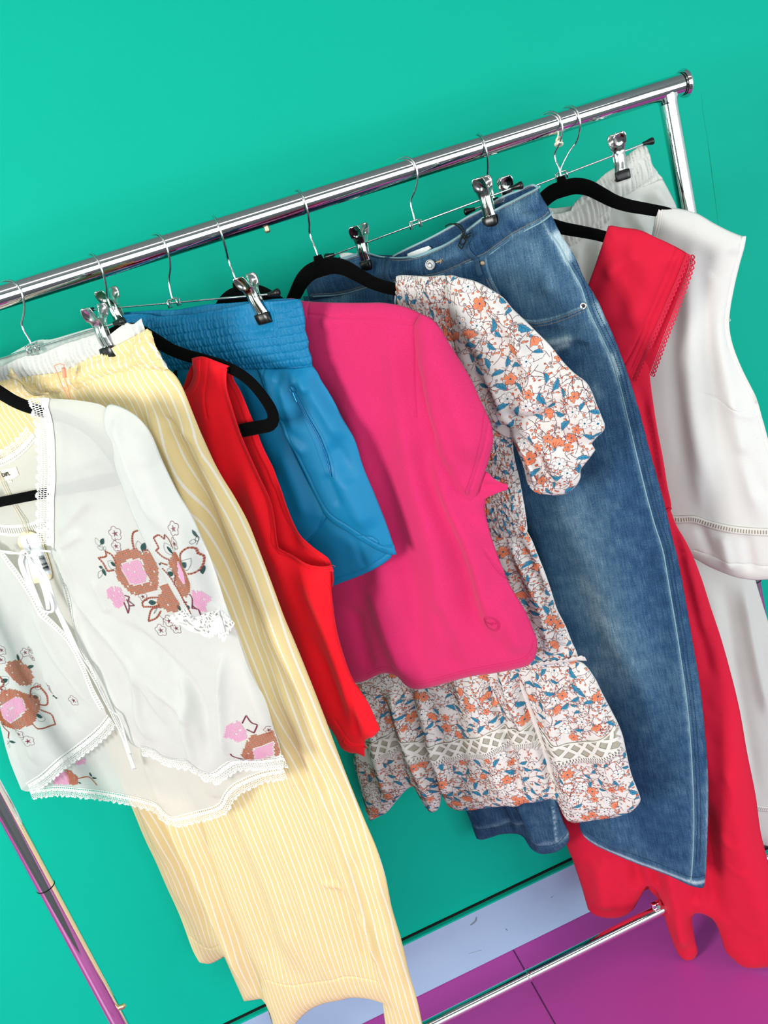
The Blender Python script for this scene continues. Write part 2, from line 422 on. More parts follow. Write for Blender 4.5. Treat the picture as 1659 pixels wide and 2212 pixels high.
# ------------------------------------------------------------------ the room
WY = .24
def struct(name, mb, mat, **k):
    o = mb.build(name, mat, None, smooth=False, **k); o['kind'] = 'structure'; return o
b = MB(); b.box((-3.2, WY, 0), (3.6, WY+.1, 3.0)); struct('wall_back', b, M_wall)
b = MB(); b.box((-3.2, -1.0, -.05), (3.6, WY+.1, 0)); struct('floor', b, M_floor)
b = MB(); b.box((-3.2, -4.2, -.05), (3.6, -1.0, -.0005)); struct('floor', b, flat('unseen_dark_floor', '#3b3a40', .6))  # unseen dark floor, coloured so the chrome reflects less purple
b = MB(); b.box((-3.2, -4.2, 3.0), (3.6, WY+.1, 3.05)); struct('ceiling', b, M_ceil)
b = MB(); b.box((-3.3, -4.2, 0), (-3.2, WY+.1, 3.0)); struct('wall_left', b, M_plain)
b = MB(); b.box((3.6, -4.2, 0), (3.7, WY+.1, 3.0)); struct('wall_right', b, M_plain)
b = MB(); b.box((-3.2, -4.3, 0), (3.6, -4.2, 3.0)); struct('wall_front', b, M_plain)
BT = RZ-1.1557*1.4
b = MB(); b.box((-3.2, WY-.012, 0), (3.6, WY, BT)); struct('baseboard_back', b, M_board, bevel=.003)
b = MB(); b.box((-3.2, WY-.0126, BT-.004), (3.6, WY-.0005, BT+.0012)); struct('trim_1', b, M_wall)
b = MB(); b.box((-3.2, WY-.003, BT+.0012), (3.6, WY-.0002, BT+.0065)); struct('baseboard_shade_line', b, M_dark)  # dark strip put in as the shadow line above the baseboard
# fine vertical crack in the wall paint and the floor seams
def on_wall(x, y, yy=WY): r = ray(x, y); t = (yy-CAM[1])/r[1]; return CAM+t*r
def on_floor(x, y): r = ray(x, y); t = -CAM[2]/r[2]; return CAM+t*r
b = MB(); cr_ = [on_wall(*p) for p in ((1514, 200), (1519, 245), (1528, 300), (1533, 338), (1541, 400), (1548, 455), (1556, 520), (1566, 620))]
b.tube([p-np.array([0, -.0001, 0]) for p in cr_], [.0002, .0004, .0003, .0007, .0006, .0004, .0003, .0001], 6); struct('trim_3', b, flat('crack_dark_teal', '#088a75', .8))
f0 = on_floor(1107, 2049)
b = MB()
for k in range(-3, 4): b.box((f0[0]+k*.915-.0016, -1.0, -.001), (f0[0]+k*.915+.0016, WY-.012, .0005))
b.box((-3.2, f0[1]-.92, -.001), (3.6, f0[1]-.9168, .0005)); struct('trim_4', b, flat('floor_seam', '#5b2157', .9))
# scuffs on the baseboard
b = MB()
for pts, rr in ((((1029, 1981), (1028, 1988), (1022, 1994), (1016, 1998)), .0022), (((1190, 1939), (1195, 1936)), .001), (((1092, 2006), (1096, 2010)), .0012), (((1012, 2060), (1040, 2052)), .0005)):
    b.tube([on_wall(x, y, WY-.0121) for x, y in pts], [rr*(.4+.6*math.sin(PI*(i+.5)/len(pts))) for i in range(len(pts))], 6)
struct('trim_5', b, flat('scuff_grey', '#7c858b', .9))

# ------------------------------------------------------------------ garment rack
RR = .0184
XL, XR = -.3738*1.4, .6693*1.4; BZ = RZ-1.1581*1.4
rack = thing('garment_rack', 'polished chrome tube clothes rack on castors, holding all the hanging clothes', 'clothes rack', (0, 0, 0))
sleeve_end = Plane(0, 0).px(651, 440)[0]
b = MB(); b.tube([(XL-.03, 0, RZ), (sleeve_end, 0, RZ)], RR, 40); b.build('top_rail', M_chrome, rack)
b = MB(); b.tube([(sleeve_end-.05, 0, RZ), (.968, 0, RZ)], RR*.975, 40); b.build('rail_extension', M_chrome, rack)
b = MB(); n_ = Plane(0, 0).px(575, 491); b.tube([(n_[0], -.001, RZ-.012), (n_[0], -.001, RZ-RR-.004), (n_[0], -.001, RZ-RR-.0075), (n_[0], -.001, RZ-RR-.0088)], [.0040, .0048, .0046, .0025], 16); b.build('lock_button', M_brass, rack)
ex = .968
b = MB(); b.tube([(ex, 0, RZ), (ex+.004, 0, RZ), (ex+.006, 0, RZ), (ex+.009, 0, RZ)], [.0215, .0235, .0235, .021], 40); cap = b.build('end_cap', M_chrome, rack)
b = MB(); b.tube([(ex-.0035, 0, RZ), (ex-.001, 0, RZ)], .0182, 40); b.build('cap_gap', M_dark, cap)
def post(x, joint):
    b = MB(); b.tube([(x, 0, RZ-.004), (x, 0, joint)], .0158, 36); p = b.build('post', M_chrome, rack)
    b = MB(); b.tube([(x, 0, joint), (x, 0, .115)], .0150, 36); b.build('lower_post', M_chrome, rack)
    b = MB(); b.tube([(x, 0, joint+.0008), (x, 0, joint-.0012)], .0162, 36); b.build('joint_ring', M_dark, p)
    for k in range(1): pass
    b = MB(); b.tube([(x, 0, RZ-.010), (x, 0, RZ-.0175), (x, 0, RZ-.024)], [.0178, .0172, .0159], 36); b.build('weld_collar', M_chrome, p)
# where the left post shows its joint
r_ = ray(95, 1916); t_ = (0-CAM[1])/r_[1]; jz = (CAM+t_*r_)[2]
post(XL, jz); post(XR, jz)
r_ = ray(258, 2172); t_ = (0-CAM[1])/r_[1]; bp = CAM+t_*r_
b = MB(); b.tube([(XL+.010, -.004, bp[2]), (XL+.024, -.006, bp[2])], .0048, 16); b.tube([(XL+.024, -.006, bp[2]), (XL+.0265, -.006, bp[2])], [.0048, .002], 16); b.build('lock_button', M_brass, rack)
b = MB(); b.tube([(XL, 0, BZ), (XR, 0, BZ)], .0120, 32); b.build('bottom_bar', M_chrome, rack)
r_ = ray(1143, 2110); t_ = (0-CAM[1])/r_[1]; jx = (CAM+t_*r_)[0]
b = MB(); b.tube([(jx-.004, 0, BZ), (jx-.0035, 0, BZ), (jx+.0035, 0, BZ), (jx+.004, 0, BZ)], [.0120, .0127, .0127, .0120], 32); b.build('bar_joint', M_chrome, rack)
r_ = ray(1415, 1962); t_ = (0-CAM[1])/r_[1]; kx = (CAM+t_*r_)[0]
b = MB()
b.box((kx-.006, -.004, BZ+.008), (kx+.016, .006, BZ+.024)); b.tube([(kx+.004, -.002, BZ+.018), (kx+.004, -.012, BZ+.022)], .0045, 12); b.build('bar_bracket', M_chrome, rack, bevel=.0015)
for x in (XL, XR):
    b = MB(); b.tube([(x, -.24, .105), (x, .18, .105)], .0145, 28); b.build('foot_tube', M_chrome, rack)
    for y in (-.225, .165):
        b = MB(); b.tube([(x, y, .105), (x, y, .055)], .006, 14); b.box((x-.013, y-.016, .03), (x-.009, y+.016, .062)); b.box((x+.009, y-.016, .03), (x+.013, y+.016, .062)); c_ = b.build('caster', M_chrome, rack)
        b = MB(); b.tube([(x-.008, y, .027), (x+.008, y, .027)], .0265, 28); b.build('wheel', M_pad, c_)

# ------------------------------------------------------------------ hangers
def loft(mb, pl, pts, ry, rw, closed=False, seg=12, mi=0):
    """flat oval section swept along a uv path in the hanger plane"""
    P = np.array(pts); n = len(P)
    t = (np.roll(P, -1, 0)-np.roll(P, 1, 0)) if closed else np.gradient(P, axis=0); nn = np.stack([-t[:, 1], t[:, 0]], 1); nn /= np.linalg.norm(nn, axis=1)[:, None]+1e-12
    ry = np.broadcast_to(np.asarray(ry, float), (n,)); v = []
    for i in range(n):
        for k in range(seg):
            a = 2*PI*k/seg; e = math.copysign(abs(math.cos(a))**.7, math.cos(a)); g = math.copysign(abs(math.sin(a))**.7, math.sin(a))
            v.append((P[i][0]+nn[i][0]*ry[i]*e, P[i][1]+nn[i][1]*ry[i]*e, rw*g))
    m = n if closed else n-1
    f = [(i*seg+k, i*seg+(k+1) % seg, ((i+1) % n)*seg+(k+1) % seg, ((i+1) % n)*seg+k) for i in range(m) for k in range(seg)]
    if not closed: f += [tuple(range(seg))[::-1], tuple((n-1)*seg+k for k in range(seg))]
    mb.add(pl.P(np.array(v)), f, mi)

def hook_mesh(pl, th, r=.0017, end=-.090, ue=0.0):
    """wire hook: it swivels, so its own direction th differs from the hanger's; rests on top of the rail"""
    t = math.radians(th); A = np.array([math.cos(t), -math.sin(t), 0.0]); R = (RR+.0028)/max(math.sin(t), .6); Z = RR+r
    q = [(-R*1.0, -.007), (-R*.98, .004), (-R*.62, Z*.80), (0, Z), (R*.62, Z*.80), (R*.98, .004), (R*.92, -.014), (R*.45, -.032), (-.002, -.0445), (-.003, -.056), (0, -.068), (0, end)]
    P = spline(np.array(q), .003, False, 120); n = len(P); e = pl.U*ue
    k = np.clip((-.04-P[:, 1])/.03, 0, 1)[:, None]*(np.arange(n) > n//2)[:, None]
    b = MB(); b.tube(pl.O+P[:, :1]*A+P[:, 1:2]*np.array([0, 0, 1.0])+k*e, r, 10)
    return b
M_velvet = NT('black_velvet'); M_velvet.b.inputs['Base Color'].default_value = (.0022, .0022, .0024, 1)
_tc = M_velvet.n('ShaderNodeTexCoord'); M_velvet.bump(M_velvet.noise(_tc.outputs['Object'], 900, 2), .3, .0006)
M_velvet = M_velvet.fin(.95, 0, .05, 0.02)

def velvet_hanger(pl, label, th=80, hookdx=0.0):
    root = thing('velvet_hanger', label, 'clothes hanger', pl.O+np.array([0, 0, -.30]), 'black velvet hangers on the rail')
    hook_mesh(pl, th, ue=hookdx).build('hook', M_steel, root)
    out = [(0, -.102), (.02, -.1035), (.04, -.112), (.058, -.127), (.078, -.1445), (.10, -.158), (.13, -.172), (.16, -.187), (.182, -.203), (.198, -.222), (.209, -.245), (.215, -.266), (.2135, -.280), (.204, -.288), (.18, -.2885), (.10, -.2885), (0, -.2885)]
    rad = [.0135, .0130, .0118, .0105, .0098, .0092, .0088, .0088, .0090, .0095, .0105, .0108, .0100, .0092, .0082, .0080, .0080]
    R = spline(out, .006, False, 100)
    rr = np.interp(np.linspace(0, 1, len(R)), np.linspace(0, 1, len(rad)), rad)
    L = R[::-1][1:]*np.array([-1, 1]); P = np.concatenate([R, L[:-1]]); rr = np.concatenate([rr, rr[::-1][1:-1]])
    b = MB(); loft(b, pl, P, rr, .0032, closed=True); body = b.build('hanger_body', M_velvet, root)
    b = MB(); loft(b, pl, [(0, -.082), (0, -.086), (0, -.095)], [.0065, .0075, .0105], .0045, seg=12); b.build('neck_collar', M_velvet, body)
    return root

def clip_parts(pl, u, z, root, lean=0.0, zs=1.0):
    """spring clip: two bent steel plates with dimpled finger pads, ribs and black vinyl jaws"""
    for side in (1, -1):
        # v from top (+.032) to jaw bottom (-.040)
        prof = [(.032, .0052, .0168), (.0305, .0084, .0172), (.026, .0106, .0166), (.020, .0109, .0148), (.013, .0105, .0116), (.006, .0098, .0078), (.001, .0095, .0064), (-.006, .0095, .0066), (-.013, .0096, .0062), (-.020, .0100, .0048), (-.026, .0109, .0036), (-.031, .0116, .0030), (-.0385, .0118, .0026), (-.041, .0114, .0024)]
        nu = 13; v = []; 
        V_, Hw, Wz = zip(*prof); vv = np.linspace(V_[0], V_[-1], 40); hw = np.interp(-vv, [-a for a in V_], Hw); wz = np.interp(-vv, [-a for a in V_], Wz)
        for i, a in enumerate(vv):
            for k in range(nu):
                t = -1+2*k/(nu-1); x = t*hw[i]; dz = wz[i]
                d2 = (x/.0078)**2+((a-.021)/.0085)**2
                if d2 < 1: dz += -.0030*(1-d2)**.6
                dz += (-.0022*abs(t)**4 if a < .012 else .0012*abs(t)**6)
                if -.028 < a < .004: dz += .0015*(math.exp(-((t-.38)/.17)**2)+math.exp(-((t+.38)/.17)**2))*min(1, (.004-a)/.006)
                v.append((u+x+lean*a, z+a*zs, side*dz))
        f = [(i*nu+k, (i+1)*nu+k, (i+1)*nu+k+1, i*nu+k+1) for i in range(39) for k in range(nu-1)]
        if side < 0: f = [q[::-1] for q in f]
        o = mesh('clip_plate' if side > 0 else 'rear_clip_plate', pl.P(np.array(v)), f, M_steel2, root, solid=.0009)
        b = MB(); cv = []
        for zz, hw_, dd in ((-.0275, .0118, .0042), (-.029, .0124, .0052), (-.036, .0128, .0050), (-.0415, .0128, .0048), (-.0435, .0120, .0038)):
            cv.append((zz, hw_, dd))
        vs = []
        for zz, hw_, dd in cv:
            w0 = .0015; w1 = w0+dd
            ring = [(-hw_, w0), (-hw_, w1*.8), (-hw_*.85, w1), (-.3*hw_, w1+.0006), (0, w1), (.3*hw_, w1+.0006), (hw_*.85, w1), (hw_, w1*.8), (hw_, w0)]
            vs += [(u+x+lean*zz, z+zz*zs, side*ww) for x, ww in ring]
        nr = 9; fs = [(i*nr+k, (i+1)*nr+k, (i+1)*nr+(k+1) % nr, i*nr+(k+1) % nr) for i in range(len(cv)-1) for k in range(nr)]
        fs += [tuple(range(nr)), tuple((len(cv)-1)*nr+k for k in range(nr))[::-1]]
        mesh('jaw_pad', pl.P(np.array(vs)), fs, M_pad, o)
M_steel2 = chrome_mat('clip_steel', (.60, .60, .58, 1), .10)

def clip_hanger(pl, label, clips, z0=-.083, slope=0.0, L=.168, yoke=0.0, th=60, uo=0.0, xr=None):
    root = thing('clip_hanger', label, 'clothes hanger', pl.O+np.array([0, 0, -.12]), 'metal clip hangers on the rail')
    hook_mesh(pl, th, .0016, z0+.006, uo).build('hook', M_steel, root)
    R = xr or L
    zz = lambda u: z0+slope*(u-uo)
    b = MB(); b.tube(pl.P(np.array([(-L+uo, zz(-L+uo), 0), (uo, z0, 0), (R, zz(R), 0)])), .0016, 10); bar = b.build('crossbar', M_steel, root)
    b = MB()
    for s in (-1, 1):
        q = [(uo+s*.0075, z0+.0055, -.002), (uo+s*.0085, z0+.0055, .004), (uo+s*.0085, z0-.0055, .0045), (uo+s*.0085, z0-.0055, -.003), (uo+s*.0085, z0+.004, -.0045)]
        b.tube(pl.P(np.array(q)), .0016, 8)
    b.tube(pl.P(np.array([(uo-.008, z0+.0058, .002), (uo+.008, z0+.0058, .002)])), .0016, 8); b.build('swivel_bracket', M_steel, root)
    for s, e in ((-1, -L+uo), (1, R)):
        b = MB(); P = [(e-s*.005, zz(e), 0), (e, zz(e), 0), (e+s*.010, zz(e), 0), (e+s*.013, zz(e), 0), (e+s*.0145, zz(e), 0)]
        b.tube(pl.P(np.array(P)), [.0032, .0036, .0060, .0056, .002], 16); b.build('end_cap', M_pad, root)
    for u, ln in clips: clip_parts(pl, u, zz(u), root, ln)
    return root

P_blouse = Plane(-.29, 38); P_yellow = Plane(-.181, 38); P_tank = Plane(-.051, 40); P_shorts = Plane(.048, 38); P_pink = Plane(.141, 40)
P_floral = Plane(.277, 40); P_jeans = Plane(.454, 42); P_red = Plane(.59, 42); P_top = Plane(.715, 44); P_white = Plane(.752, 12)

velvet_hanger(P_blouse, 'black velvet hanger cut by the left edge, inside the embroidered white blouse', 60)
velvet_hanger(P_tank, 'black velvet hanger whose looped end sticks out of the red tank top', 70)
velvet_hanger(P_pink, 'black velvet hanger mostly hidden behind the blue shorts, holding the pink tee', 88, hookdx=0.0)
velvet_hanger(P_floral, 'black velvet hanger arched in front of the jeans, holding the floral dress', 82, hookdx=.0)
velvet_hanger(P_red, 'black velvet hanger with only a short black bar showing, holding the coral red dress', 95)
ht = velvet_hanger(P_top, 'black velvet hanger with a cream knot tied on its hook, holding the white sleeveless top', 62)
clip_hanger(P_yellow, 'metal clip hanger at the left edge of the rail, gripping the yellow striped pants', [(.137, .06), (-.12, 0)], th=48)
clip_hanger(P_shorts, 'metal clip hanger gripping the bright blue shorts', [(.130, -.16), (-.125, -.1)], z0=-.083, slope=-.17, uo=-.011, L=.160, xr=.160, th=66)
clip_hanger(P_jeans, 'metal clip hanger gripping the blue jeans', [(.120, .02), (-.112, .12)], z0=-.083, slope=.05, uo=-.006, th=58)
_wb = P_white.px(1213, 379); _we = P_white.px(1395, 309); _wc = P_white.px(1338, 338)
clip_hanger(P_white, 'metal clip hanger at the right end of the rail, gripping the white elastic waist pants', [(_wc[0], .05), (-.128, 0)], z0=_wb[1], slope=(_we[1]-_wb[1])/(_we[0]-_wb[0]), uo=_wb[0], L=.16, xr=_we[0], th=72)
# cream cord knot on the hook of the white top's hanger
M_cream = flat('cream_cord', '#e6e0cb', .8)
b = MB(); kc = P_top.px(1206, 306)
for k in range(5):
    a0 = k*1.2; b.tube([P_top.P(np.array([(kc[0]+.0062*math.cos(t)*math.cos(.5*k), kc[1]-.004+.002*k+.003*math.sin(t+a0), .0052*math.sin(t))]))[0] for t in np.linspace(0, 2*PI, 18)], .0017, 8)
b.tube(P_top.P(np.array([(kc[0]+.001, kc[1]+.004, .003), (kc[0]+.004, kc[1]+.012, .0035), (kc[0]+.005, kc[1]+.018, .002)])), .0014, 8); b.build('cord_knot', M_cream, ht)
# ------------------------------------------------------------------ trims: lace strips, ladders
def lace_mat(name, kind, col='#eceeea', per=.016, trans=.25):
    m = NT(name); uv = m.uv(); x, y, _ = m.sep(uv); m.b.inputs['Base Color'].default_value = lin(col)
    def fr(v, p, ph=0.0): return m.math('FRACT', m.math('ADD', m.math('DIVIDE', v, p), ph))
    def slot(fx, lo, hi, ylo, yhi):
        a = m.math('MULTIPLY', m.math('GREATER_THAN', fx, lo), m.math('LESS_THAN', fx, hi)); b_ = m.math('MULTIPLY', m.math('GREATER_THAN', y, ylo), m.math('LESS_THAN', y, yhi))
        return m.math('MULTIPLY', a, b_)
    def dots(px_, y0, ry, r, ph=0.0):
        fx = m.math('SUBTRACT', fr(x, px_, ph), .5); dy = m.math('DIVIDE', m.math('SUBTRACT', y, y0), ry)
        d = m.math('ADD', m.math('MULTIPLY', fx, fx), m.math('MULTIPLY', dy, dy)); return m.math('LESS_THAN', d, r*r)
    if kind == 'edge':          # eyelet slots, two rows of holes, scalloped picot edge
        h = slot(fr(x, .0052), .14, .80, .10, .19)
        for a in (dots(.0034, .50, .20, .30), dots(.0034, .63, .20, .30, .5), dots(.0034, .76, .20, .26), dots(per, .38, .20, .10, .5)): h = m.math('MAXIMUM', h, a)
        sc_ = m.math('ABSOLUTE', m.math('SINE', m.math('MULTIPLY', x, PI/per))); pic = m.math('ABSOLUTE', m.math('SINE', m.math('MULTIPLY', x, PI/(per/5))))
        e = m.math('ADD', .79, m.math('ADD', m.math('MULTIPLY', sc_, .15), m.math('MULTIPLY', pic, .05)))
        h = m.math('MAXIMUM', h, m.math('GREATER_THAN', y, e))
    elif kind == 'ladder':
        h = slot(fr(x, .0046), .22, .70, .26, .74)
    elif kind == 'net':
        xx = m.math('DIVIDE', x, per); yy = m.math('MULTIPLY', y, 3.6)
        a = m.math('ABSOLUTE', m.math('SUBTRACT', m.math('FRACT', m.math('ADD', xx, m.math('MULTIPLY', yy, .5))), .5)); c = m.math('ABSOLUTE', m.math('SUBTRACT', m.math('FRACT', m.math('SUBTRACT', xx, m.math('MULTIPLY', yy, .5))), .5))
        h = m.math('MULTIPLY', m.math('LESS_THAN', a, .34), m.math('LESS_THAN', c, .34)); h = m.math('MULTIPLY', h, m.math('MULTIPLY', m.math('LESS_THAN', y, .72), m.math('GREATER_THAN', y, .05)))
        h = m.math('MAXIMUM', h, dots(.0040, .82, .30, .24)); h = m.math('MAXIMUM', h, dots(.0040, .93, .30, .22, .5))
    elif kind == 'crochet':
        v = m.n('ShaderNodeTexVoronoi', feature='DISTANCE_TO_EDGE'); v.inputs['Scale'].default_value = 1.0; m.l(m.comb(m.math('DIVIDE', x, .0052), m.math('MULTIPLY', y, 6.0)), v.inputs['Vector'])
        h = m.math('MULTIPLY', m.math('GREATER_THAN', v.outputs[0], .17), m.math('LESS_THAN', y, .80))
        pic = m.math('ABSOLUTE', m.math('SINE', m.math('MULTIPLY', x, PI/.005))); h = m.math('MAXIMUM', h, m.math('GREATER_THAN', y, m.math('ADD', .9, m.math('MULTIPLY', pic, .1))))
    elif kind == 'scallop':
        h = dots(.0075, .58, .34, .30); h = m.math('MAXIMUM', h, dots(.0025, .25, .25, .22))
        sc_ = m.math('ABSOLUTE', m.math('SINE', m.math('MULTIPLY', x, PI/.0075))); h = m.math('MAXIMUM', h, m.math('GREATER_THAN', y, m.math('ADD', .70, m.math('MULTIPLY', sc_, .30))))
    m.bump(m.noise(m.comb(m.math('MULTIPLY', x, 900.0), m.math('MULTIPLY', y, 14.0)), 1.0, 2), .5, .0008); m.fin(.85, 0, .15); m.sheer(lin(col), trans, 0, alpha=h); return m.m

def strip(panel, name, path, width, mat, parent, side=1, h=.0012, rows=5, wave=0.0, wper=.012, step=.003, pts_uv=False, solid=0.0, corner=70, flare=0.0, lift=None, clip=False):
    P = np.array(path, float) if pts_uv else panel.q(path); P = spline(P, step, False, corner); t = np.gradient(P, axis=0); nn = np.stack([-t[:, 1], t[:, 0]], 1); nn /= np.linalg.norm(nn, axis=1)[:, None]+1e-12
    for _ in range(4): nn[1:-1] = (nn[:-2]+nn[1:-1]*2+nn[2:])/4
    arc = np.concatenate([[0], np.cumsum(np.linalg.norm(np.diff(P, axis=0), axis=1))]); n = len(P); v = []; uv = []; ins = []
    base = panel.depth(P)
    for k in range(rows):
        f = k/(rows-1); q = P+nn*side*width*f; W = (panel.depth(q) if lift is None else base)+h+wave*f*np.sin(arc*2*PI/wper+np.sin(arc*37))-flare*f
        ins.append(inside(q, panel.out)); v.append(np.column_stack([q, W])); uv.append(np.column_stack([arc, np.full(n, f)]))
    v = panel.pl.P(np.concatenate(v)); f = [(k*n+i, k*n+i+1, (k+1)*n+i+1, (k+1)*n+i) for k in range(rows-1) for i in range(n-1)]
    if side < 0: f = [q[::-1] for q in f]
    if clip: ok = np.concatenate(ins); f = [q for q in f if all(ok[i] for i in q)]
    return mesh(name, v, f, mat, parent, uv=np.concatenate(uv), solid=solid)

def gather(u0, per, amp, vrows, seed=0, slope=0.0, wob=1.0):
    """elastic shirring: rows of fine upright puckers pinched at every stitched row (vrows run along the band)"""
    def fn(u, v, d):
        r = (v-slope*(u-u0)-vrows[0])/(vrows[1]-vrows[0])*vrows[2]; k = np.floor(r); fr = r-k
        x = (u+wob*.0016*vn(v*90+seed, u*30))/per+vn(k*3.7+seed, 0*u)*1.3*wob
        g = np.abs(np.sin(PI*(x+.45*vn(x*.6+seed, k*5.3*wob)+.25*wob*vn(x*.9, v*160)+(1-wob)*.5*vn(x*.8, v*22))))
        return amp*1.35*(g-.5)*(np.sin(PI*fr)**.5*.7+.3)-amp*.5*np.exp(-(np.minimum(fr, 1-fr)/.08)**2)
    return fn

M_white = cloth('white_cotton', '#e6e7e3', .9, 1500, .22, .015, trans=.22)
M_sheer = cloth('sheer_white_voile', '#ebedea', .9, 1700, .3, .03, trans=.34, clear=.17)
M_lace = lace_mat('white_edge_lace', 'edge')
M_crochet = lace_mat('white_crochet_lace', 'crochet', '#eceeea')
M_ladder = lace_mat('white_ladder_trim', 'ladder', '#f3f1ec')
M_thread = {k: flat(k+'_thread', c, .45, 0, .5) for k, c in (('copper', '#a4552f'), ('pink', '#dc98bb'), ('maroon', '#6e2238'), ('green', '#173c3a'), ('black', '#252a35'))}
TH = [M_thread[k] for k in ('copper', 'pink', 'maroon', 'green', 'black')]

# ================================================================== 1 embroidered blouse
bl = thing('embroidered_blouse', 'sheer white lace-trimmed blouse with brown and pink flower embroidery', 'blouse', P_blouse.O+np.array([0, 0, -.6]))
# back panel with its long curved hem
bp_ = Panel(P_blouse, mirrored(P_blouse, [(505, 1345), (420, 1180), (330, 1000), (228, 880), (160, 868), (98, 862), (80, 925)], -.012)+[(-40, 1000), (0, 1000), (30, 983), (55, 962), (80, 925), (98, 862), (160, 868), (228, 880), (330, 1000), (420, 1180), (505, 1345), (545, 1450), (582, 1540), (606, 1640), (610, 1662), (560, 1668), (505, 1694), (472, 1737), (420, 1752), (372, 1764), (358, 1758), (338, 1737), (290, 1722), (235, 1712), (180, 1704), (120, 1700), (60, 1710), (46, 1706), (20, 1640), (-10, 1530)],
            w=-.012, puff=.003, res=.006, folds=[([(300, 1600), (360, 1760)], 4, 10), ([(250, 1560), (300, 1650)], 3, 8), ([(70, 1000), (95, 1120), (140, 1300)], 3, 12), ([(180, 1500), (160, 1700)], 3, 14), ([(440, 1650), (470, 1730)], 4, 12)])
bp_.build('back_panel', M_sheer, bl, back=False)
strip(bp_, 'back_hem_lace', [(60, 1706), (120, 1699), (180, 1704), (235, 1711), (290, 1722), (338, 1737), (358, 1758), (372, 1764), (420, 1753), (468, 1738), (484, 1712), (505, 1692), (560, 1668), (610, 1658)], .024, M_lace, bl, -1, wave=.0016, flare=-.002)
strip(bp_, 'back_neck_lace', [(-20, 1012), (8, 1006), (34, 992), (58, 972), (78, 948)], .025, M_lace, bl, 1, wave=.0014)
strip(bp_, 'inner_ladder_trim', [(-20, 1128), (20, 1133), (60, 1130), (96, 1117)], .020, M_ladder, bl, -1)
# small sewn-in label and its lettering
b_ = Decal(bp_, False); q_ = bp_.q([(-6, 1018), (34, 1009), (41, 1026), (30, 1033), (0, 1042)]); b_.poly(q_, 0, .0012, .002); b_.ribbon(bp_.q([(17, 1030), (22, 1042)]), .009, 0, .0012); b_.build('neck_label', [flat('cream_label', '#efe6d2', .7)], bl)
def text(panel, s, px, height, rot, mat, parent, name, h=.0022, bold=False, align='CENTER', off=0.0, shear=0.0):
    c = bpy.data.curves.new('t', 'FONT'); c.body = s; c.size = height; c.align_x = align; c.align_y = 'CENTER'; c.offset = off; c.space_character = 1.12; c.shear = shear; c.resolution_u = 3
    o = bpy.data.objects.new('t', c); COL.objects.link(o); bpy.context.view_layer.update(); me = bpy.data.meshes.new_from_object(o)
    bpy.data.objects.remove(o); cr, sr = math.cos(rot), math.sin(rot); c0 = panel.q([px])[0]
    V = np.array([(v.co.x, v.co.y) for v in me.vertices]); V = np.stack([c0[0]+V[:, 0]*cr-V[:, 1]*sr, c0[1]+V[:, 0]*sr+V[:, 1]*cr], 1)
    F = [tuple(p.vertices) for p in me.polygons]; bpy.data.meshes.remove(me)
    return mesh(name, panel.pl.P(np.column_stack([V, panel.depth(V)+h])), F, mat, parent, smooth=False)
M_ink = flat('dark_ink', '#1b1d22', .7)
text(bp_, 'DIFL', (13, 1025), .0080, math.radians(2), M_ink, bl, 'label_lettering', .0020, off=.0003)
text(bp_, 'L', (21, 1036), .0045, 0, M_ink, bl, 'label_lettering', .0020)
# left front panel
FOLD_L = [([(60, 1290), (110, 1400), (180, 1500), (215, 1545)], 5, 11), ([(30, 1300), (60, 1420), (140, 1540), (170, 1590)], -4, 14), ([(10, 1500), (60, 1600), (80, 1660)], 5, 12), ([(90, 1440), (150, 1560)], 3.5, 8), ([(-60, 1300), (0, 1480), (30, 1600)], 6, 22)]
_ms = mirrored(P_blouse, [(228, 880), (200, 870), (160, 864), (130, 862), (96, 860), (110, 916), (116, 974), (116, 1031), (114, 1070)], .006)
_me = mirrored(P_blouse, [(300, 970), (370, 1110), (430, 1230)], .006)[::-1]
lf = Panel(P_blouse, _ms+[(-18, 1176), (0, 1186), (35, 1228), (58, 1263), (89, 1313), (115, 1340), (145, 1373), (170, 1415), (200, 1485), (225, 1530), (231, 1545), (205, 1578), (169, 1609), (120, 1645), (82, 1680), (50, 1702), (46, 1706), (20, 1640), (0, 1566), (-22, 1470)]+_me,
           w=.006, puff=.008, res=.0045, folds=FOLD_L, wr=(.0026, 24))
lf.build('left_front', M_sheer, bl, back=False)
strip(lf, 'left_hem_lace', [(50, 1696), (82, 1676), (120, 1642), (169, 1606), (205, 1575), (229, 1546)], .026, M_lace, bl, -1, wave=.0014)
strip(lf, 'left_front_ladder', [(4, 1196), (35, 1238), (58, 1273), (89, 1323), (115, 1350), (145, 1383), (170, 1425), (200, 1495), (222, 1535)], .011, M_ladder, bl, -1)
_ln = mirrored(P_blouse, [(100, 862), (112, 916), (118, 974), (118, 1031), (116, 1070)], .006)
strip(lf, 'left_neck_lace', _ln, .034, M_lace, bl, 1, h=.0014, wave=.0012)
sl2 = Panel(P_blouse, mirrored(P_blouse, [(231, 877), (243, 873), (278, 887), (305, 908), (328, 939), (347, 985), (370, 1035), (405, 1097), (447, 1186), (486, 1301), (504, 1345), (445, 1330), (401, 1320), (355, 1246), (309, 1163), (262, 1047), (243, 962), (224, 900)], .012), w=.012, puff=.012, res=.007, wr=(.0026, 26)); sl2.build('left_sleeve', M_sheer, bl, back=True, backd=.3)
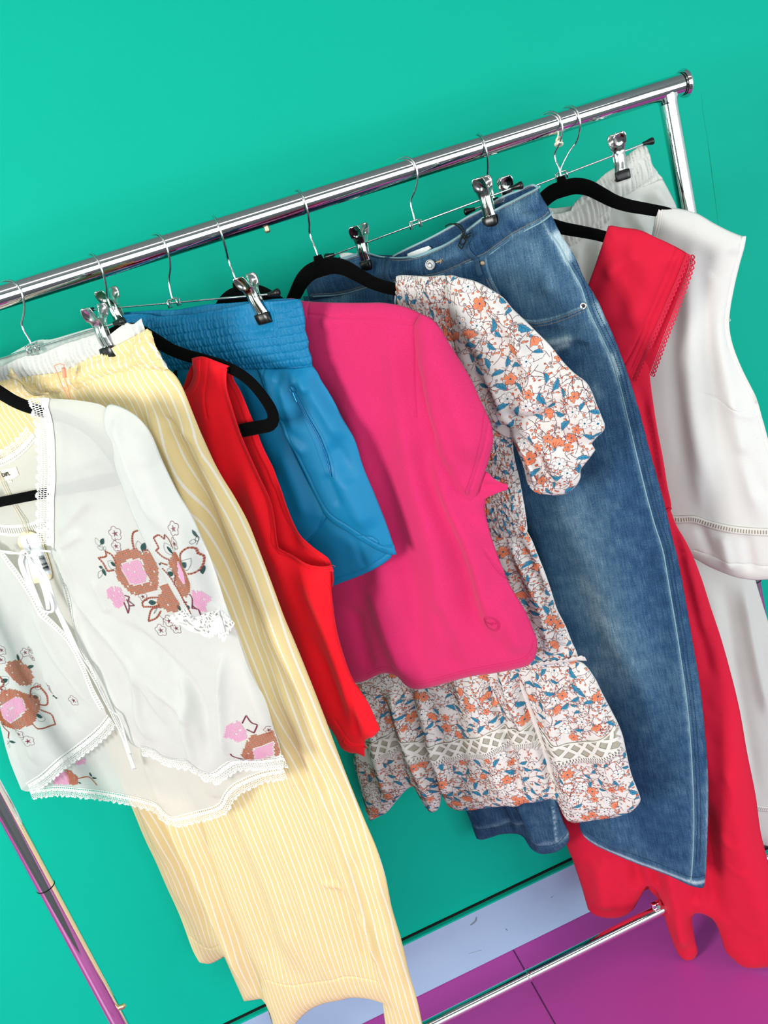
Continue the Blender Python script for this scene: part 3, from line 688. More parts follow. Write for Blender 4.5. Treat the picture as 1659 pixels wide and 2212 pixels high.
# right front panel
FOLD_R = [([(118, 1210), (160, 1330), (250, 1440), (300, 1560)], -4, 14), ([(130, 1240), (175, 1300), (260, 1400), (330, 1500), (380, 1590)], 6, 13), ([(190, 1330), (240, 1360), (330, 1470), (420, 1560), (440, 1640)], 6, 12), ([(230, 1330), (330, 1400), (420, 1500), (440, 1600), (450, 1660)], -6, 13), ([(480, 1400), (478, 1520), (490, 1640)], 9, 9, 1), ([(520, 1420), (560, 1530), (590, 1600)], 5, 14),
          ([(118, 1160), (160, 1110), (200, 1070)], 3, 9), ([(122, 1185), (180, 1150)], 3, 7), ([(125, 1020), (180, 1000), (225, 985)], 2, 10), ([(150, 1290), (170, 1400), (220, 1500)], 4, 8), ([(290, 1430), (300, 1540), (330, 1610)], 5, 9), ([(370, 1420), (400, 1490), (405, 1600), (430, 1690)], 6, 10), ([(200, 1250), (235, 1330)], 3, 9), ([(128, 1200), (150, 1250), (160, 1290)], 3, 4), ([(122, 1215), (138, 1270)], 3, 3)]
rf = Panel(P_blouse, [(96, 860), (130, 862), (160, 864), (200, 870), (228, 880), (300, 960), (380, 1100), (450, 1230), (505, 1350), (530, 1425), (553, 1474), (570, 1503), (582, 1537), (592, 1575), (602, 1604), (608, 1630), (609, 1642), (560, 1644), (500, 1645), (478, 1660), (452, 1678), (430, 1668), (415, 1650), (352, 1638), (330, 1622), (298, 1616), (275, 1600), (250, 1560), (225, 1510), (200, 1450), (172, 1390), (150, 1320), (128, 1250), (112, 1190), (112, 1140), (114, 1070), (116, 1031), (116, 974), (110, 916)],
           w=.006, puff=.009, res=.0042, folds=FOLD_R, wr=(.0026, 24), edge=.012)
rf.build('right_front', M_sheer, bl, back=False)
strip(rf, 'neck_band', [(100, 862), (112, 916), (118, 974), (118, 1031), (116, 1070), (114, 1140), (113, 1188)], .0105, cloth('white_band', '#eceeea', .85, 1500, .3, .01, trans=.15), bl, -1, h=.0016, wave=.0007, wper=.006)
strip(rf, 'neck_lace', [(100, 862), (112, 916), (118, 974), (118, 1031), (116, 1070), (114, 1140), (113, 1188)], .034, M_lace, bl, -1, h=.0014, wave=.0012)
strip(rf, 'front_hem_lace', [(298, 1612), (330, 1620), (352, 1636), (415, 1648), (430, 1664), (452, 1672), (478, 1655), (500, 1643), (560, 1641), (608, 1636)], .024, M_lace, bl, -1, wave=.0018)
strip(rf, 'placket_ladder', [(128, 1240), (150, 1315), (172, 1385), (200, 1445), (225, 1505), (250, 1555), (280, 1602)], .008, M_ladder, bl, -1)
# sleeve
FOLD_S = [([(236, 885), (262, 960), (300, 1050), (350, 1150)], 6, 11), ([(250, 890), (300, 980), (350, 1090), (400, 1200), (450, 1300)], 5, 16), ([(240, 880), (234, 930), (262, 1000), (290, 1080)], -3.5, 7), ([(300, 930), (330, 1010)], 3, 12), ([(430, 1160), (455, 1260), (480, 1340)], -5, 9), ([(380, 1100), (420, 1230), (440, 1330)], 4, 12), ([(400, 1080), (440, 1180), (470, 1260), (490, 1330)], 4, 6)]
sl = Panel(P_blouse, [(231, 877), (243, 873), (278, 887), (305, 908), (328, 939), (347, 985), (370, 1035), (386, 1066), (405, 1097), (422, 1128), (447, 1186), (463, 1228), (473, 1258), (486, 1301), (504, 1345), (495, 1352), (470, 1322), (445, 1330), (415, 1345), (401, 1320), (378, 1288), (355, 1246), (328, 1199), (309, 1163), (285, 1109), (262, 1047), (247, 1000), (243, 962), (228, 931), (224, 900)],
           w=.016, puff=.012, res=.0042, folds=FOLD_S, wr=(.0026, 26))
sl.build('sleeve', M_sheer, bl, back=True, backd=.3)
strip(sl, 'sleeve_lace', [(400, 1318), (414, 1340), (445, 1328), (470, 1322), (488, 1342), (502, 1352)], .036, M_crochet, bl, -1, wave=.004, wper=.03, step=.002)
# embroidery
def e8(*p): return [(180+x/4.608, 1080+y/4.608) for x, y in p]
def flower5(D, c, r, mi=2, out=2, lw=.0006, a0=.3, sx=1.0):
    c = np.array(c); P = []
    for i in range(41):
        a = a0+2*PI*i/40; rr = r*(.72+.28*abs(math.cos(2.5*(a-a0)))); P.append((c[0]+rr*math.cos(a)*sx, c[1]+rr*math.sin(a)))
    D.ribbon(P, lw, out, .0008, raised=.0003, step=.0015)
    for i in range(5):
        a = a0+2*PI*i/5; D.ribbon([c, c+np.array([math.cos(a)*sx, math.sin(a)])*r*.5], lw*1.8, mi, .0009, True, raised=.0004, step=.002)
    D.fan(c, [r*.2]*8, [2*PI*i/8 for i in range(8)], mi, .0010, 1)
def leaf(D, a, b, wd, mi=3, filled=True):
    a = np.array(a); b_ = np.array(b); d = b_-a; n = np.array([-d[1], d[0]])/np.linalg.norm(d)
    P = [a, a+d*.3+n*wd*.5, a+d*.7+n*wd*.42, b_, a+d*.7-n*wd*.42, a+d*.3-n*wd*.5]
    if filled: D.poly(P, mi, .0010, .0015)
    else: D.ribbon(P+[a], .00045, mi, .0009, step=.0015)
PT = .0031
E1 = Decal(rf)
q = lambda *p: rf.q(e8(*p))
E1.xst(q((340, 520), (430, 490), (520, 490), (570, 520), (650, 510), (700, 580), (740, 650), (745, 760), (745, 830), (720, 900), (650, 920), (560, 940), (480, 930), (430, 880), (370, 830), (325, 760), (320, 640)), PT, 0, .1, .98, holes=[q((390, 620), (480, 585), (590, 590), (610, 680), (650, 740), (660, 810), (580, 845), (470, 845), (400, 740))])
E1.xst(q((395, 640), (470, 600), (575, 600), (590, 680), (635, 720), (630, 790), (560, 835), (470, 830), (430, 760), (390, 690)), PT, 1, .1, .96)
E1.xst(q((240, 890), (290, 865), (370, 880), (400, 950), (410, 1020), (360, 1075), (310, 1065), (280, 1010), (235, 970)), PT, 1, .4, .95)
E1.xst(q((760, 850), (840, 830), (900, 920), (960, 1000), (940, 1100), (850, 1120), (800, 1080), (740, 1070), (740, 960), (780, 920)), PT, 0, .15, .99)
for pl_ in (((500, 490), (480, 400), (490, 330), (540, 305)), ((640, 500), (590, 505)), ((330, 620), (290, 540), (225, 510), (225, 560), (145, 580), (200, 640), (240, 710), (310, 700)), ((740, 970), (650, 975), (590, 1020), (600, 1060), (700, 1060), (760, 1040)), ((760, 1060), (680, 1090), (655, 1200), (730, 1170), (775, 1100))):
    E1.dashes(q(*pl_), .0030, .0002, .0026, 0, .0008, .0008); E1.dashes(q(*pl_), .0012, .0030, .0030, 2, .0012, .0006)
for pl_ in (((410, 950), (460, 960), (450, 1000), (510, 1050), (440, 1060)), ((400, 1020), (440, 1135), (450, 1050), (430, 990), (500, 1040))): E1.dashes(q(*pl_), .0030, .0001, .0022, 2, .0009, .0007)
for c, r, sx in (((322, 330), .0115, 1), ((340, 450), .009, 1), ((595, 960), .0085, 1), ((780, 1290), .0105, 1), ((855, 1205), .0105, 1), ((922, 1280), .0095, 1)): flower5(E1, q(c)[0], r, 2, 2, sx=sx)
for l in (((325, 370), (330, 405)), ((345, 495), (375, 505)), ((800, 1240), (795, 1185), (760, 1150)), ((830, 1200), (795, 1180))): E1.ribbon(q(*l), .0006, 2)
for a, b_, wd in (((180, 440), (210, 375), .007), ((325, 660), (272, 615), .007), ((580, 520), (612, 425), .009), ((652, 1020), (728, 1018), .008), ((190, 680), (155, 660), .005), ((190, 680), (222, 760), .006), ((940, 1040), (970, 1100), .006)): leaf(E1, q(a)[0], q(b_)[0], wd)
for a, b_, wd in (((165, 460), (120, 375), .009), ((195, 495), (135, 465), .006), ((205, 500), (225, 460), .005), ((180, 700), (155, 780), .006), ((325, 680), (240, 610), .016), ((575, 530), (535, 410), .014), ((705, 1130), (740, 1070), .0015)): leaf(E1, q(a)[0], q(b_)[0], wd, 4, False)
E1.ribbon(q((215, 510), (185, 450), (165, 440)), .0005, 4); E1.ribbon(q((190, 640), (230, 700)), .0005, 4)
# lower right cluster, A3 crop coordinates
def a3(*p): return [(x/2.37, 1250+y/2.37) for x, y in p]
q = lambda *p: rf.q(a3(*p))
E1.xst(q((1175, 740), (1220, 730), (1260, 780), (1265, 820), (1220, 835), (1160, 790)), PT, 1, .3, .95)
E1.xst(q((1250, 870), (1280, 810), (1340, 795), (1400, 780), (1420, 850), (1435, 900), (1400, 925), (1260, 940), (1235, 900)), PT, 0, .2, .98, holes=[q((1295, 870), (1340, 850), (1395, 840), (1400, 920), (1300, 935))])
E1.xst(q((1300, 875), (1345, 855), (1390, 845), (1395, 915), (1305, 930)), PT, 1, .2, .95)
for pl_ in (((1240, 740), (1260, 700), (1290, 740), (1320, 745), (1300, 790), (1260, 770)), ((1240, 930), (1190, 910), (1180, 890))): E1.dashes(q(*pl_), .0030, .0001, .0024, 2, .0009, .0007)
flower5(E1, q((1372, 780))[0], .008); leaf(E1, q((1225, 935))[0], q((1255, 930))[0], .005); leaf(E1, q((1385, 740))[0], q((1395, 700))[0], .004)
E1.build('front_embroidery', TH, bl)
# left front motif
E2 = Decal(lf); q = lambda *p: lf.q(a3(*p))
E2.xst(q((40, 430), (100, 410), (140, 450), (175, 500), (165, 540), (110, 540), (60, 500), (35, 470)), PT, 0, .3, .98)
E2.xst(q((-60, 600), (0, 590), (40, 560), (130, 580), (200, 600), (210, 650), (170, 740), (90, 755), (10, 740), (-60, 700)), PT, 0, .3, .98, holes=[q((20, 640), (70, 605), (120, 610), (140, 670), (90, 715), (40, 700))])
E2.xst(q((25, 640), (70, 608), (115, 615), (135, 670), (90, 712), (45, 695)), PT, 1, .3, .95)
for pl_ in (((160, 600), (165, 560), (200, 545), (240, 600), (245, 640), (200, 640)), ((170, 740), (200, 765), (290, 740), (270, 690), (210, 665)), ((0, 740), (50, 780), (40, 820)), ((0, 470), (30, 530), (0, 560))): E2.dashes(q(*pl_), .0030, .0002, .0026, 0, .0008, .0008); E2.dashes(q(*pl_), .0012, .0030, .0030, 2, .0012, .0006)
for c, r in (((375, 625), .0105), ((252, 545), .007), ((258, 575), .0065), ((120, 385), .0085), ((148, 370), .007), ((158, 412), .006), ((8, 365), .010), ((12, 410), .009), ((115, 780), .0095), ((155, 822), .0115), ((25, 555), .008), ((195, 550), .007)): flower5(E2, q(c)[0], r)
for a, b_, wd in (((100, 420), (88, 385), .005), ((140, 455), (165, 452), .006), ((20, 520), (45, 510), .008), ((175, 605), (200, 600), .008), ((190, 690), (225, 705), .009), ((262, 605), (300, 605), .006), ((15, 745), (35, 730), .006), ((50, 830), (82, 838), .005)): leaf(E2, q(a)[0], q(b_)[0], wd)
for a, b_, wd in (((165, 610), (215, 600), .018), ((180, 690), (240, 715), .02), ((40, 830), (50, 865), .006), ((0, 530), (50, 500), .018)): leaf(E2, q(a)[0], q(b_)[0], wd, 4, False)
E2.ribbon(q((40, 800), (50, 830), (35, 850)), .0006, 4); E2.ribbon(q((115, 400), (105, 430)), .0006, 2); E2.build('left_front_embroidery', TH, bl)
# sleeve motif
E3 = Decal(sl); q = lambda *p: sl.q(e8(*p))
E3.xst(q((905, 520), (945, 490), (985, 560), (1010, 620), (1050, 700), (1070, 780), (1060, 900), (1010, 980), (960, 960), (920, 870), (890, 740), (840, 690), (850, 600)), PT*.95, 0, .2, .99, holes=[q((925, 620), (960, 600), (1000, 700), (1010, 800), (990, 860), (950, 800), (930, 700))])
E3.poly(q((935, 620), (965, 620), (1000, 720), (1008, 830), (985, 840), (955, 780)), 1, .0012)
E3.xst(q((1085, 900), (1150, 880), (1200, 910), (1265, 990), (1220, 1050), (1200, 1140), (1150, 1130), (1100, 1060)), PT, 1, .3, .96)
for pl_ in (((850, 600), (780, 570), (715, 510), (745, 480), (690, 380), (750, 350), (810, 385), (825, 330), (880, 380), (905, 480)), ((1005, 590), (1010, 500), (1060, 460), (1110, 490), (1130, 540), (1170, 590), (1160, 690), (1070, 700)), ((750, 640), (830, 655)), ((905, 760), (890, 870)), ((760, 700), (850, 790), (930, 900), (985, 1010), (1050, 1150))): E3.dashes(q(*pl_), .0028, .0002, .0024, 0, .0008, .0008); E3.dashes(q(*pl_), .0012, .0028, .0028, 2, .0012, .0006)
for pl_ in (((1050, 940), (1080, 980), (1070, 1090), (1130, 1100), (1140, 1190)), ((1075, 1060), (1120, 1110)), ((985, 1030), (1020, 1030))): E3.dashes(q(*pl_), .0030, .0001, .0024, 2, .0009, .0007)
flower5(E3, q((925, 265))[0], .011, sx=.7); flower5(E3, q((945, 405))[0], .010, sx=.45); E3.ribbon(q((925, 330), (940, 370)), .0006, 2); E3.ribbon(q((950, 440), (935, 490)), .0006, 2)
for a, b_, wd in (((830, 460), (895, 545), .005), ((1020, 640), (1065, 585), .009), ((820, 760), (885, 735), .008), ((1170, 655), (1185, 745), .005), ((1060, 315), (1110, 400), .003), ((1015, 1090), (1040, 1070), .007), ((725, 655), (750, 658), .004)): leaf(E3, q(a)[0], q(b_)[0], wd)
for a, b_, wd in (((895, 550), (805, 425), .016), ((1020, 660), (1095, 560), .014), ((880, 800), (830, 690), .014), ((1080, 440), (1085, 400), .006), ((1110, 430), (1105, 380), .004)): leaf(E3, q(a)[0], q(b_)[0], wd, 4, False)
for l in (((1060, 315), (1115, 400), (1110, 460)), ((1040, 1150), (1075, 1215)), ((1030, 1155), (1060, 1205))): E3.ribbon(q(*l), .0006, 4)
E3.build('sleeve_embroidery', TH, bl)
# inside of the back panel shows its own embroidery through the front opening
E4 = Decal(bp_); q = lambda *p: bp_.q(a3(*p))
E4.xst(q((330, 975), (370, 975), (405, 1010), (400, 1055), (355, 1058)), PT, 0, .2, .98); E4.xst(q((280, 1010), (335, 985), (355, 1020), (350, 1055), (270, 1055)), PT, 1, .2, .94); E4.xst(q((390, 935), (440, 915), (440, 945), (410, 950)), PT, 1, .2, .94)
for pl_ in (((400, 1020), (455, 1015), (480, 1040), (495, 1060)),): E4.dashes(q(*pl_), .0030, .0002, .0026, 0, .0008, .0008)
leaf(E4, q((470, 1015))[0], q((458, 990))[0], .004); leaf(E4, q((470, 1020))[0], q((496, 1022))[0], .004); leaf(E4, q((415, 1050))[0], q((400, 1040))[0], .004); E4.build('back_embroidery', TH, bl)
# ribbon tie
M_tie = cloth('white_ribbon', '#eeefec', .8, 1500, .2, .01, trans=.1)
def strap(pl, pts, wd, name, mat, parent, twist=0.0, th=.0012):
    """a soft band through px points with their own distance in front of the plane"""
    Q = np.array([tuple(pl.px(x, y, w_))+(w_,) for x, y, w_ in pts]); Q = spline(Q, .004, False, 100); t = np.gradient(Q, axis=0); t /= np.linalg.norm(t, axis=1)[:, None]+1e-9
    n = len(Q); k = np.linspace(0, 1, n); v = []
    for i in range(n):
        s_ = np.cross(t[i], [0, 0, 1.0]); s_ /= np.linalg.norm(s_)+1e-9; up = np.array([0, 0, 1.0]); a = twist*math.sin(k[i]*PI*2.3); e = s_*math.cos(a)+up*math.sin(a); m_ = np.cross(t[i], e)
        ww = wd*(.75+.25*math.sin(7*k[i]+wd*900)); 
        for c in (-.5, -.17, .17, .5): v.append(Q[i]+e*ww*c+m_*.0012*(1-abs(c)*2))
    f = [(i*4+j, i*4+j+1, i*4+j+5, i*4+j+4) for i in range(n-1) for j in range(3)]
    return mesh(name, pl.P(np.array(v)), f, mat, parent, uv=np.array([(j % 4*.003, j//4*.004) for j in range(len(v))]), solid=th)
for i, (pts, wd, tw) in enumerate(((((0, 1190, .018), (20, 1194, .02), (50, 1197, .024)), .005, .4), (((52, 1196, .026), (80, 1190, .026), (110, 1192, .02)), .005, .5), (((44, 1197, .030), (52, 1190, .032), (60, 1198, .030), (52, 1204, .032)), .007, .3),
    (((50, 1200, .030), (60, 1240, .034), (80, 1290, .034), (98, 1330, .032), (104, 1318, .030), (95, 1270, .032), (70, 1215, .032)), .009, .5), (((48, 1200, .034), (44, 1215, .036), (62, 1260, .036), (88, 1316, .034), (112, 1322, .034), (112, 1300, .034), (90, 1250, .034), (62, 1206, .034)), .008, .6),
    (((60, 1205, .034), (95, 1240, .034), (120, 1310, .030), (140, 1350, .027), (178, 1424, .025), (200, 1450, .024), (228, 1520, .024), (262, 1590, .022), (290, 1662, .020)), .007, .7), (((66, 1205, .030), (104, 1262, .030), (128, 1330, .027), (160, 1400, .026), (205, 1475, .026), (235, 1532, .026), (255, 1548, .026), (272, 1600, .024), (282, 1630, .022)), .005, .9))):
    strap(P_blouse, pts, wd, 'tie_ribbon', M_tie, bl, tw)
# swing tag with its barcode
tg = thing('price_tag', 'cream swing tag with a white barcode sticker on a cord, inside the white blouse', 'price tag', P_blouse.P(np.array([[.03, -.42, .0]]))[0])
tp = Panel(P_blouse, [(44, 1152), (60, 1148), (76, 1152), (88, 1160), (112, 1236), (108, 1252), (70, 1262), (44, 1186), (38, 1172)], w=-.002, puff=.0, res=.004, wr=(0, 1)); tp.build('tag_card', flat('cream_card', '#efe2b6', .6), tg, back=False, solid=.0006)
D = Decal(tp, False); D.poly(tp.q([(42, 1158), (82, 1151), (113, 1238), (72, 1250)]), 0, .001, .004)
M_sticker = flat('white_sticker', '#eceef2', .5); D.build('sticker', [M_sticker], tg)
D = Decal(tp, False); rn = random.Random(4)
for i in range(21):
    f = i/20; a = np.array([84, 1201])*(1-f)+np.array([97, 1234])*f; b_ = np.array([96, 1199])*(1-f)+np.array([109, 1229])*f
    D.ribbon(tp.q([a, b_]), rn.choice((.0005, .0008, .0012)), 0, .0016, smooth=False)
D.build('barcode', [M_ink], tg)
text(tp, 'MXX PEBS', (63, 1176), .0042, math.radians(-92), M_ink, tg, 'tag_print', .0016); text(tp, 'KROL 2-48', (72, 1210), .0026, math.radians(-80), M_ink, tg, 'tag_print', .0016)
b = MB(); M_cord = flat('beige_cord', '#d9cfbb', .9)
for dx in (0, 5): b.tube(P_blouse.P(np.array([tuple(P_blouse.px(x+dx, y, w_))+(w_,) for x, y, w_ in ((-6, 1018, -.008), (4, 1045, -.006), (18, 1075, -.006), (32, 1100, -.005), (46, 1125, -.003), (56, 1152, -.001))])), .0009, 8)
b.build('cord', M_cord, tg)

# ================================================================== 2 yellow striped pants
def stripe_mat(name, per, wfrac, cy, cw):
    m = NT(name); uv = m.uv(); x, y, _ = m.sep(uv)
    xx = m.math('ADD', x, m.math('MULTIPLY', m.noise(m.comb(m.math('MULTIPLY', y, 6.0), m.math('MULTIPLY', x, 2.0)), 1.0, 1), .002))
    f = m.math('FRACT', m.math('DIVIDE', xx, per)); k = m.math('MULTIPLY', m.math('GREATER_THAN', f, .5-wfrac/2), m.math('LESS_THAN', f, .5+wfrac/2))
    fib = m.noise(m.comb(m.math('MULTIPLY', x, 1400.0), m.math('MULTIPLY', y, 260.0)), 1.0, 2)
    c0 = m.mix(m.math('MULTIPLY', fib, .35), lin(cy), tuple(a*.93 for a in lin(cy)[:3])+(1,)); m.l(m.mix(k, c0, lin(cw)), m.b.inputs['Base Color']); m.bump(fib, .2, .0006); m.fin(.8, 0, .2); m.sheer(lin(cy), .16, 0); return m.m
M_stripe = stripe_mat('yellow_white_stripe', .0112, .19, '#f0d99f', '#f3efe2')
yp = thing('striped_pants', 'pale yellow and white striped wide leg pants with an elastic waist', 'pants', P_yellow.O+np.array([0, 0, -1.3]))
_re = spline(np.array([P_yellow.px(*p) for p in ((333, 740), (359, 791), (397, 842), (447, 966), (536, 1128), (633, 1377), (700, 1545), (788, 1772), (847, 1962), (912, 2206), (935, 2300))]), .01, False)
def yuv(V, W):
    o = np.argsort(_re[:, 1]); xr = np.interp(V[:, 1], _re[o, 1], _re[o, 0]); t = np.clip((V[:, 1]+.22)/-.35, 0, 1)
    # many pleats run into the waist: stripes crowd there and open out lower down
    k = 1.0+.10*(1-np.clip((V[:, 1]+1.1)/.9, 0, 1)); x = -(xr-V[:, 0])*k+.07*(W-.02)
    return np.column_stack([x, V[:, 1]])
# far (left) leg
FY2 = [([(60, 1100), (250, 1600), (400, 1980)], 8, 20), ([(300, 1650), (380, 1850), (470, 2060)], -8, 16), ([(330, 1700), (430, 1900), (500, 2060), (540, 2160)], 9, 16), ([(120, 1400), (300, 1760), (400, 1950)], -5, 14)]
lg = Panel(P_yellow, [(-170, 880), (60, 850), (200, 900), (300, 1300), (420, 1700), (500, 1920), (560, 2090), (592, 2230), (575, 2172), (565, 2158), (527, 2163), (505, 2113), (484, 2067), (468, 2076), (452, 2082), (431, 2079), (416, 2052), (389, 1980), (361, 1916), (337, 1862), (313, 1811), (289, 1754), (200, 1560), (80, 1340), (-60, 1100), (-120, 1000)],
           w=-.014, puff=.014, res=.006, folds=FY2, wr=(.0022, 14), seams=[[(408, 2028), (450, 2052), (478, 2040)]]); lg.build('left_leg', M_stripe, yp, uvfn=yuv, backd=.4)
# near (right) leg
FY = [([(200, 850), (300, 1150), (390, 1400)], 7, 14), ([(250, 850), (330, 1050), (420, 1300), (520, 1550)], -8, 14), ([(290, 850), (400, 1050), (480, 1280), (600, 1560), (690, 1800), (760, 1950), (800, 2080)], 9, 15), ([(330, 860), (440, 1080), (500, 1230), (580, 1400)], -6, 11), ([(350, 830), (450, 1030), (560, 1290), (660, 1520), (720, 1680), (770, 1800)], 6, 13), ([(310, 870), (380, 1000), (440, 1130)], 5, 8), ([(270, 860), (300, 960), (350, 1070), (400, 1200)], 5, 8), ([(150, 850), (220, 1000), (300, 1250)], 6, 11), ([(100, 850), (160, 1000)], -4, 10), ([(225, 860), (250, 930), (310, 1060)], -4, 7),
      ([(560, 1380), (640, 1560), (690, 1700), (730, 1820), (780, 1960), (820, 2080), (832, 2180)], 8, 22, -1), ([(600, 1500), (650, 1660), (690, 1800), (740, 1920), (790, 2050), (812, 2140)], -9, 17), ([(460, 1600), (540, 1800), (600, 1950), (650, 2110)], 7, 26), ([(400, 1560), (480, 1760), (560, 1960), (610, 2140)], -6, 22), ([(540, 1640), (620, 1850), (690, 2040), (720, 2150)], 6, 22), ([(700, 1700), (745, 1800), (770, 1880)], 3, 8), ([(772, 1960), (800, 2010), (810, 2080)], 4, 6), ([(430, 1240), (480, 1380), (540, 1490)], 4, 9), ([(800, 1880), (840, 2020), (880, 2160)], 4, 10), ([(370, 920), (420, 960), (440, 1020)], 3, 6), ([(355, 900), (395, 950)], -3, 5), ([(690, 1905), (740, 1925), (770, 1960)], 2.5, 7)]
rg = Panel(P_yellow, [(-170, 880), (0, 842), (100, 822), (190, 800), (270, 775), (345, 765), (359, 791), (380, 812), (397, 842), (420, 900), (447, 966), (474, 1020), (505, 1070), (536, 1128), (559, 1186), (594, 1278), (617, 1340), (633, 1377), (662, 1448), (700, 1545), (730, 1625), (759, 1700), (788, 1772), (813, 1831), (832, 1890), (847, 1962), (868, 2033), (885, 2105), (902, 2164), (915, 2225), (925, 2262), (880, 2262), (838, 2240), (832, 2212), (826, 2166), (795, 2158), (759, 2155), (738, 2160), (700, 2168), (670, 2181), (640, 2210), (615, 2262), (598, 2250), (586, 2198), (569, 2156), (560, 2109), (531, 2046), (497, 1970), (470, 1894), (450, 1830), (440, 1790), (380, 1640), (300, 1500), (200, 1400), (100, 1300), (-20, 1200), (-170, 1000)],
           w=.000, puff=.016, res=.0048, pinch=[(256, 755, .03, -.003)], folds=FY, wr=(.0016, 16), seams=[[(575, 2120), (640, 2130), (740, 2112), (815, 2118)]]); rg.build('right_leg', M_stripe, yp, uvfn=yuv, backd=.5)
# elastic waistband and its white lining
_a, _b = P_yellow.px(20, 818, .016), P_yellow.px(300, 730, .016); sl_y = (_b[1]-_a[1])/(_b[0]-_a[0])
wb = Panel(P_yellow, [(-170, 856), (-80, 836), (0, 821), (59, 812), (127, 804), (160, 790), (190, 774), (236, 753), (270, 736), (300, 720), (318, 710), (327, 718), (334, 742), (343, 760), (352, 778), (364, 797), (340, 806), (290, 806), (240, 822), (180, 850), (100, 862), (0, 880), (-170, 915)],
           w=.004, puff=.015, res=.0022, wr=(.0010, 16), pinch=[(256, 742, .026, -.0005)], fn=gather(_a[0], .0052, .0032, (_a[1]-.050, _a[1], 4), 3, sl_y)); wb.build('waistband', M_stripe, yp, uvfn=lambda V, W: np.column_stack([V[:, 0]*1.0+.12*(W-.02)+.25*(V[:, 1]), V[:, 1]]), backd=.8)
ln = Panel(P_yellow, [(-170, 840), (-60, 806), (0, 792), (50, 770), (85, 765), (140, 742), (170, 733), (222, 716), (222, 735), (262, 704), (276, 697), (288, 700), (304, 688), (309, 706), (313, 722), (280, 745), (240, 762), (190, 785), (120, 812), (0, 830), (-170, 870)], w=.000, puff=.008, res=.0025, wr=(.002, 30), pinch=[(254, 736, .026, -.0015)], fn=gather(_a[0], .010, .0055, (_a[1]-.03, _a[1]+.03, 1), 5, sl_y, .3)); ln.build('white_lining', M_white, yp, back=False, solid=.0008)
lb = Panel(P_yellow, [(-170, 815), (-60, 790), (0, 776), (40, 755), (80, 735), (110, 733), (150, 722), (200, 708), (226, 706), (226, 790), (0, 830), (-170, 860)], w=-.012, puff=.004, res=.004, fn=gather(_a[0], .011, .005, (_a[1]-.03, _a[1]+.05, 1), 8, sl_y, .3)); lb.build('rear_lining', M_sheer, yp, back=False)
# knotted drawstring end and a coral tag loop
M_yel = flat('pale_yellow_tape', '#ecd9a0', .8)
strap(P_yellow, [(22, 800, .026), (30, 812, .028), (44, 826, .03), (60, 842, .03)], .006, 'drawstring', M_stripe, yp, .6); strap(P_yellow, [(20, 798, .024), (26, 806, .03), (18, 815, .026)], .007, 'drawstring', M_stripe, yp, .4); strap(P_yellow, [(48, 832, .03), (75, 852, .03), (104, 850, .03)], .005, 'drawstring', M_stripe, yp, .7)
ts = thing('tag_loop', 'coral plastic tag loop on the front of the striped waistband', 'tag loop', P_yellow.P(np.array([[.06, -.17, .03]]))[0])
M_coral = flat('coral_plastic', '#f79a7e', .35); b = MB()
for pts in (((117, 790, .022), (124, 806, .028), (133, 830, .028), (147, 858, .027), (153, 868, .024)), ((138, 812, .03), (146, 834, .028), (153, 862, .026)), ((117, 790, .022), (128, 786, .022), (138, 788, .026), (139, 800, .030))):
    b.tube(spline(P_yellow.P(np.array([tuple(P_yellow.px(x, y, w_))+(w_,) for x, y, w_ in pts])), .004, False), .0006, 8)
b.build('loop', M_coral, ts)
b = MB(); b.tube(P_yellow.P(np.array([tuple(P_yellow.px(x, y, .031))+(.031,) for x, y in ((137, 795), (139, 806), (140, 815))])), .0030, 10); b.build('loop_head', M_coral, ts)

def stitches(panel, name, paths, mat, parent, ln=.0018, gap=.0010, wd=.0005, h=.0006, raised=.0004):
    for P in paths:
        D = Decal(panel); D.dashes(panel.q(P), ln, gap, wd, 0, h, raised); D.build(name, [mat], parent)
# ================================================================== 3 red tank top
M_red = cloth('red_jersey', '#ec1222', .75, 900, .22, .06, sheen=.1)
tk = thing('tank_top', 'bright red sleeveless tank top on a black hanger, over the blue shorts', 'top', P_tank.O+np.array([0, 0, -.7]))
tb = Panel(P_tank, [(380, 850), (392, 842), (408, 800), (420, 780), (455, 776), (496, 793), (505, 822), (518, 844), (549, 916), (568, 966), (593, 1019), (618, 1098), (643, 1151), (675, 1182), (709, 1207), (716, 1222), (720, 1260), (700, 1300), (560, 1280), (440, 1050)],
           w=-.013, puff=.002, res=.006, folds=[([(590, 1030), (625, 1130), (640, 1200)], -5, 9), ([(510, 850), (560, 980), (600, 1090)], 3, 10)], wr=(.001, 10)); tb.build('back_panel', M_red, tk, back=False, solid=.0012)
strip(tb, 'back_armhole_binding', [(497, 793), (505, 822), (518, 844), (549, 916), (568, 966), (593, 1019), (618, 1098), (643, 1151), (675, 1182), (709, 1207), (714, 1218)], .010, M_red, tk, -1, h=.0014, solid=.001)
FT = [([(520, 970), (560, 1100), (620, 1260), (700, 1440)], 6, 16), ([(600, 1190), (640, 1300), (700, 1450), (750, 1590)], -7, 16), ([(650, 1220), (700, 1330), (740, 1450), (780, 1580)], 7, 14), ([(440, 830), (455, 950), (500, 1080)], 3, 16), ([(480, 1000), (540, 1180), (600, 1330), (660, 1480)], -4, 20), ([(752, 1470), (765, 1540), (772, 1600)], -4, 6), ([(700, 1240), (722, 1330), (745, 1440)], 3, 8)]
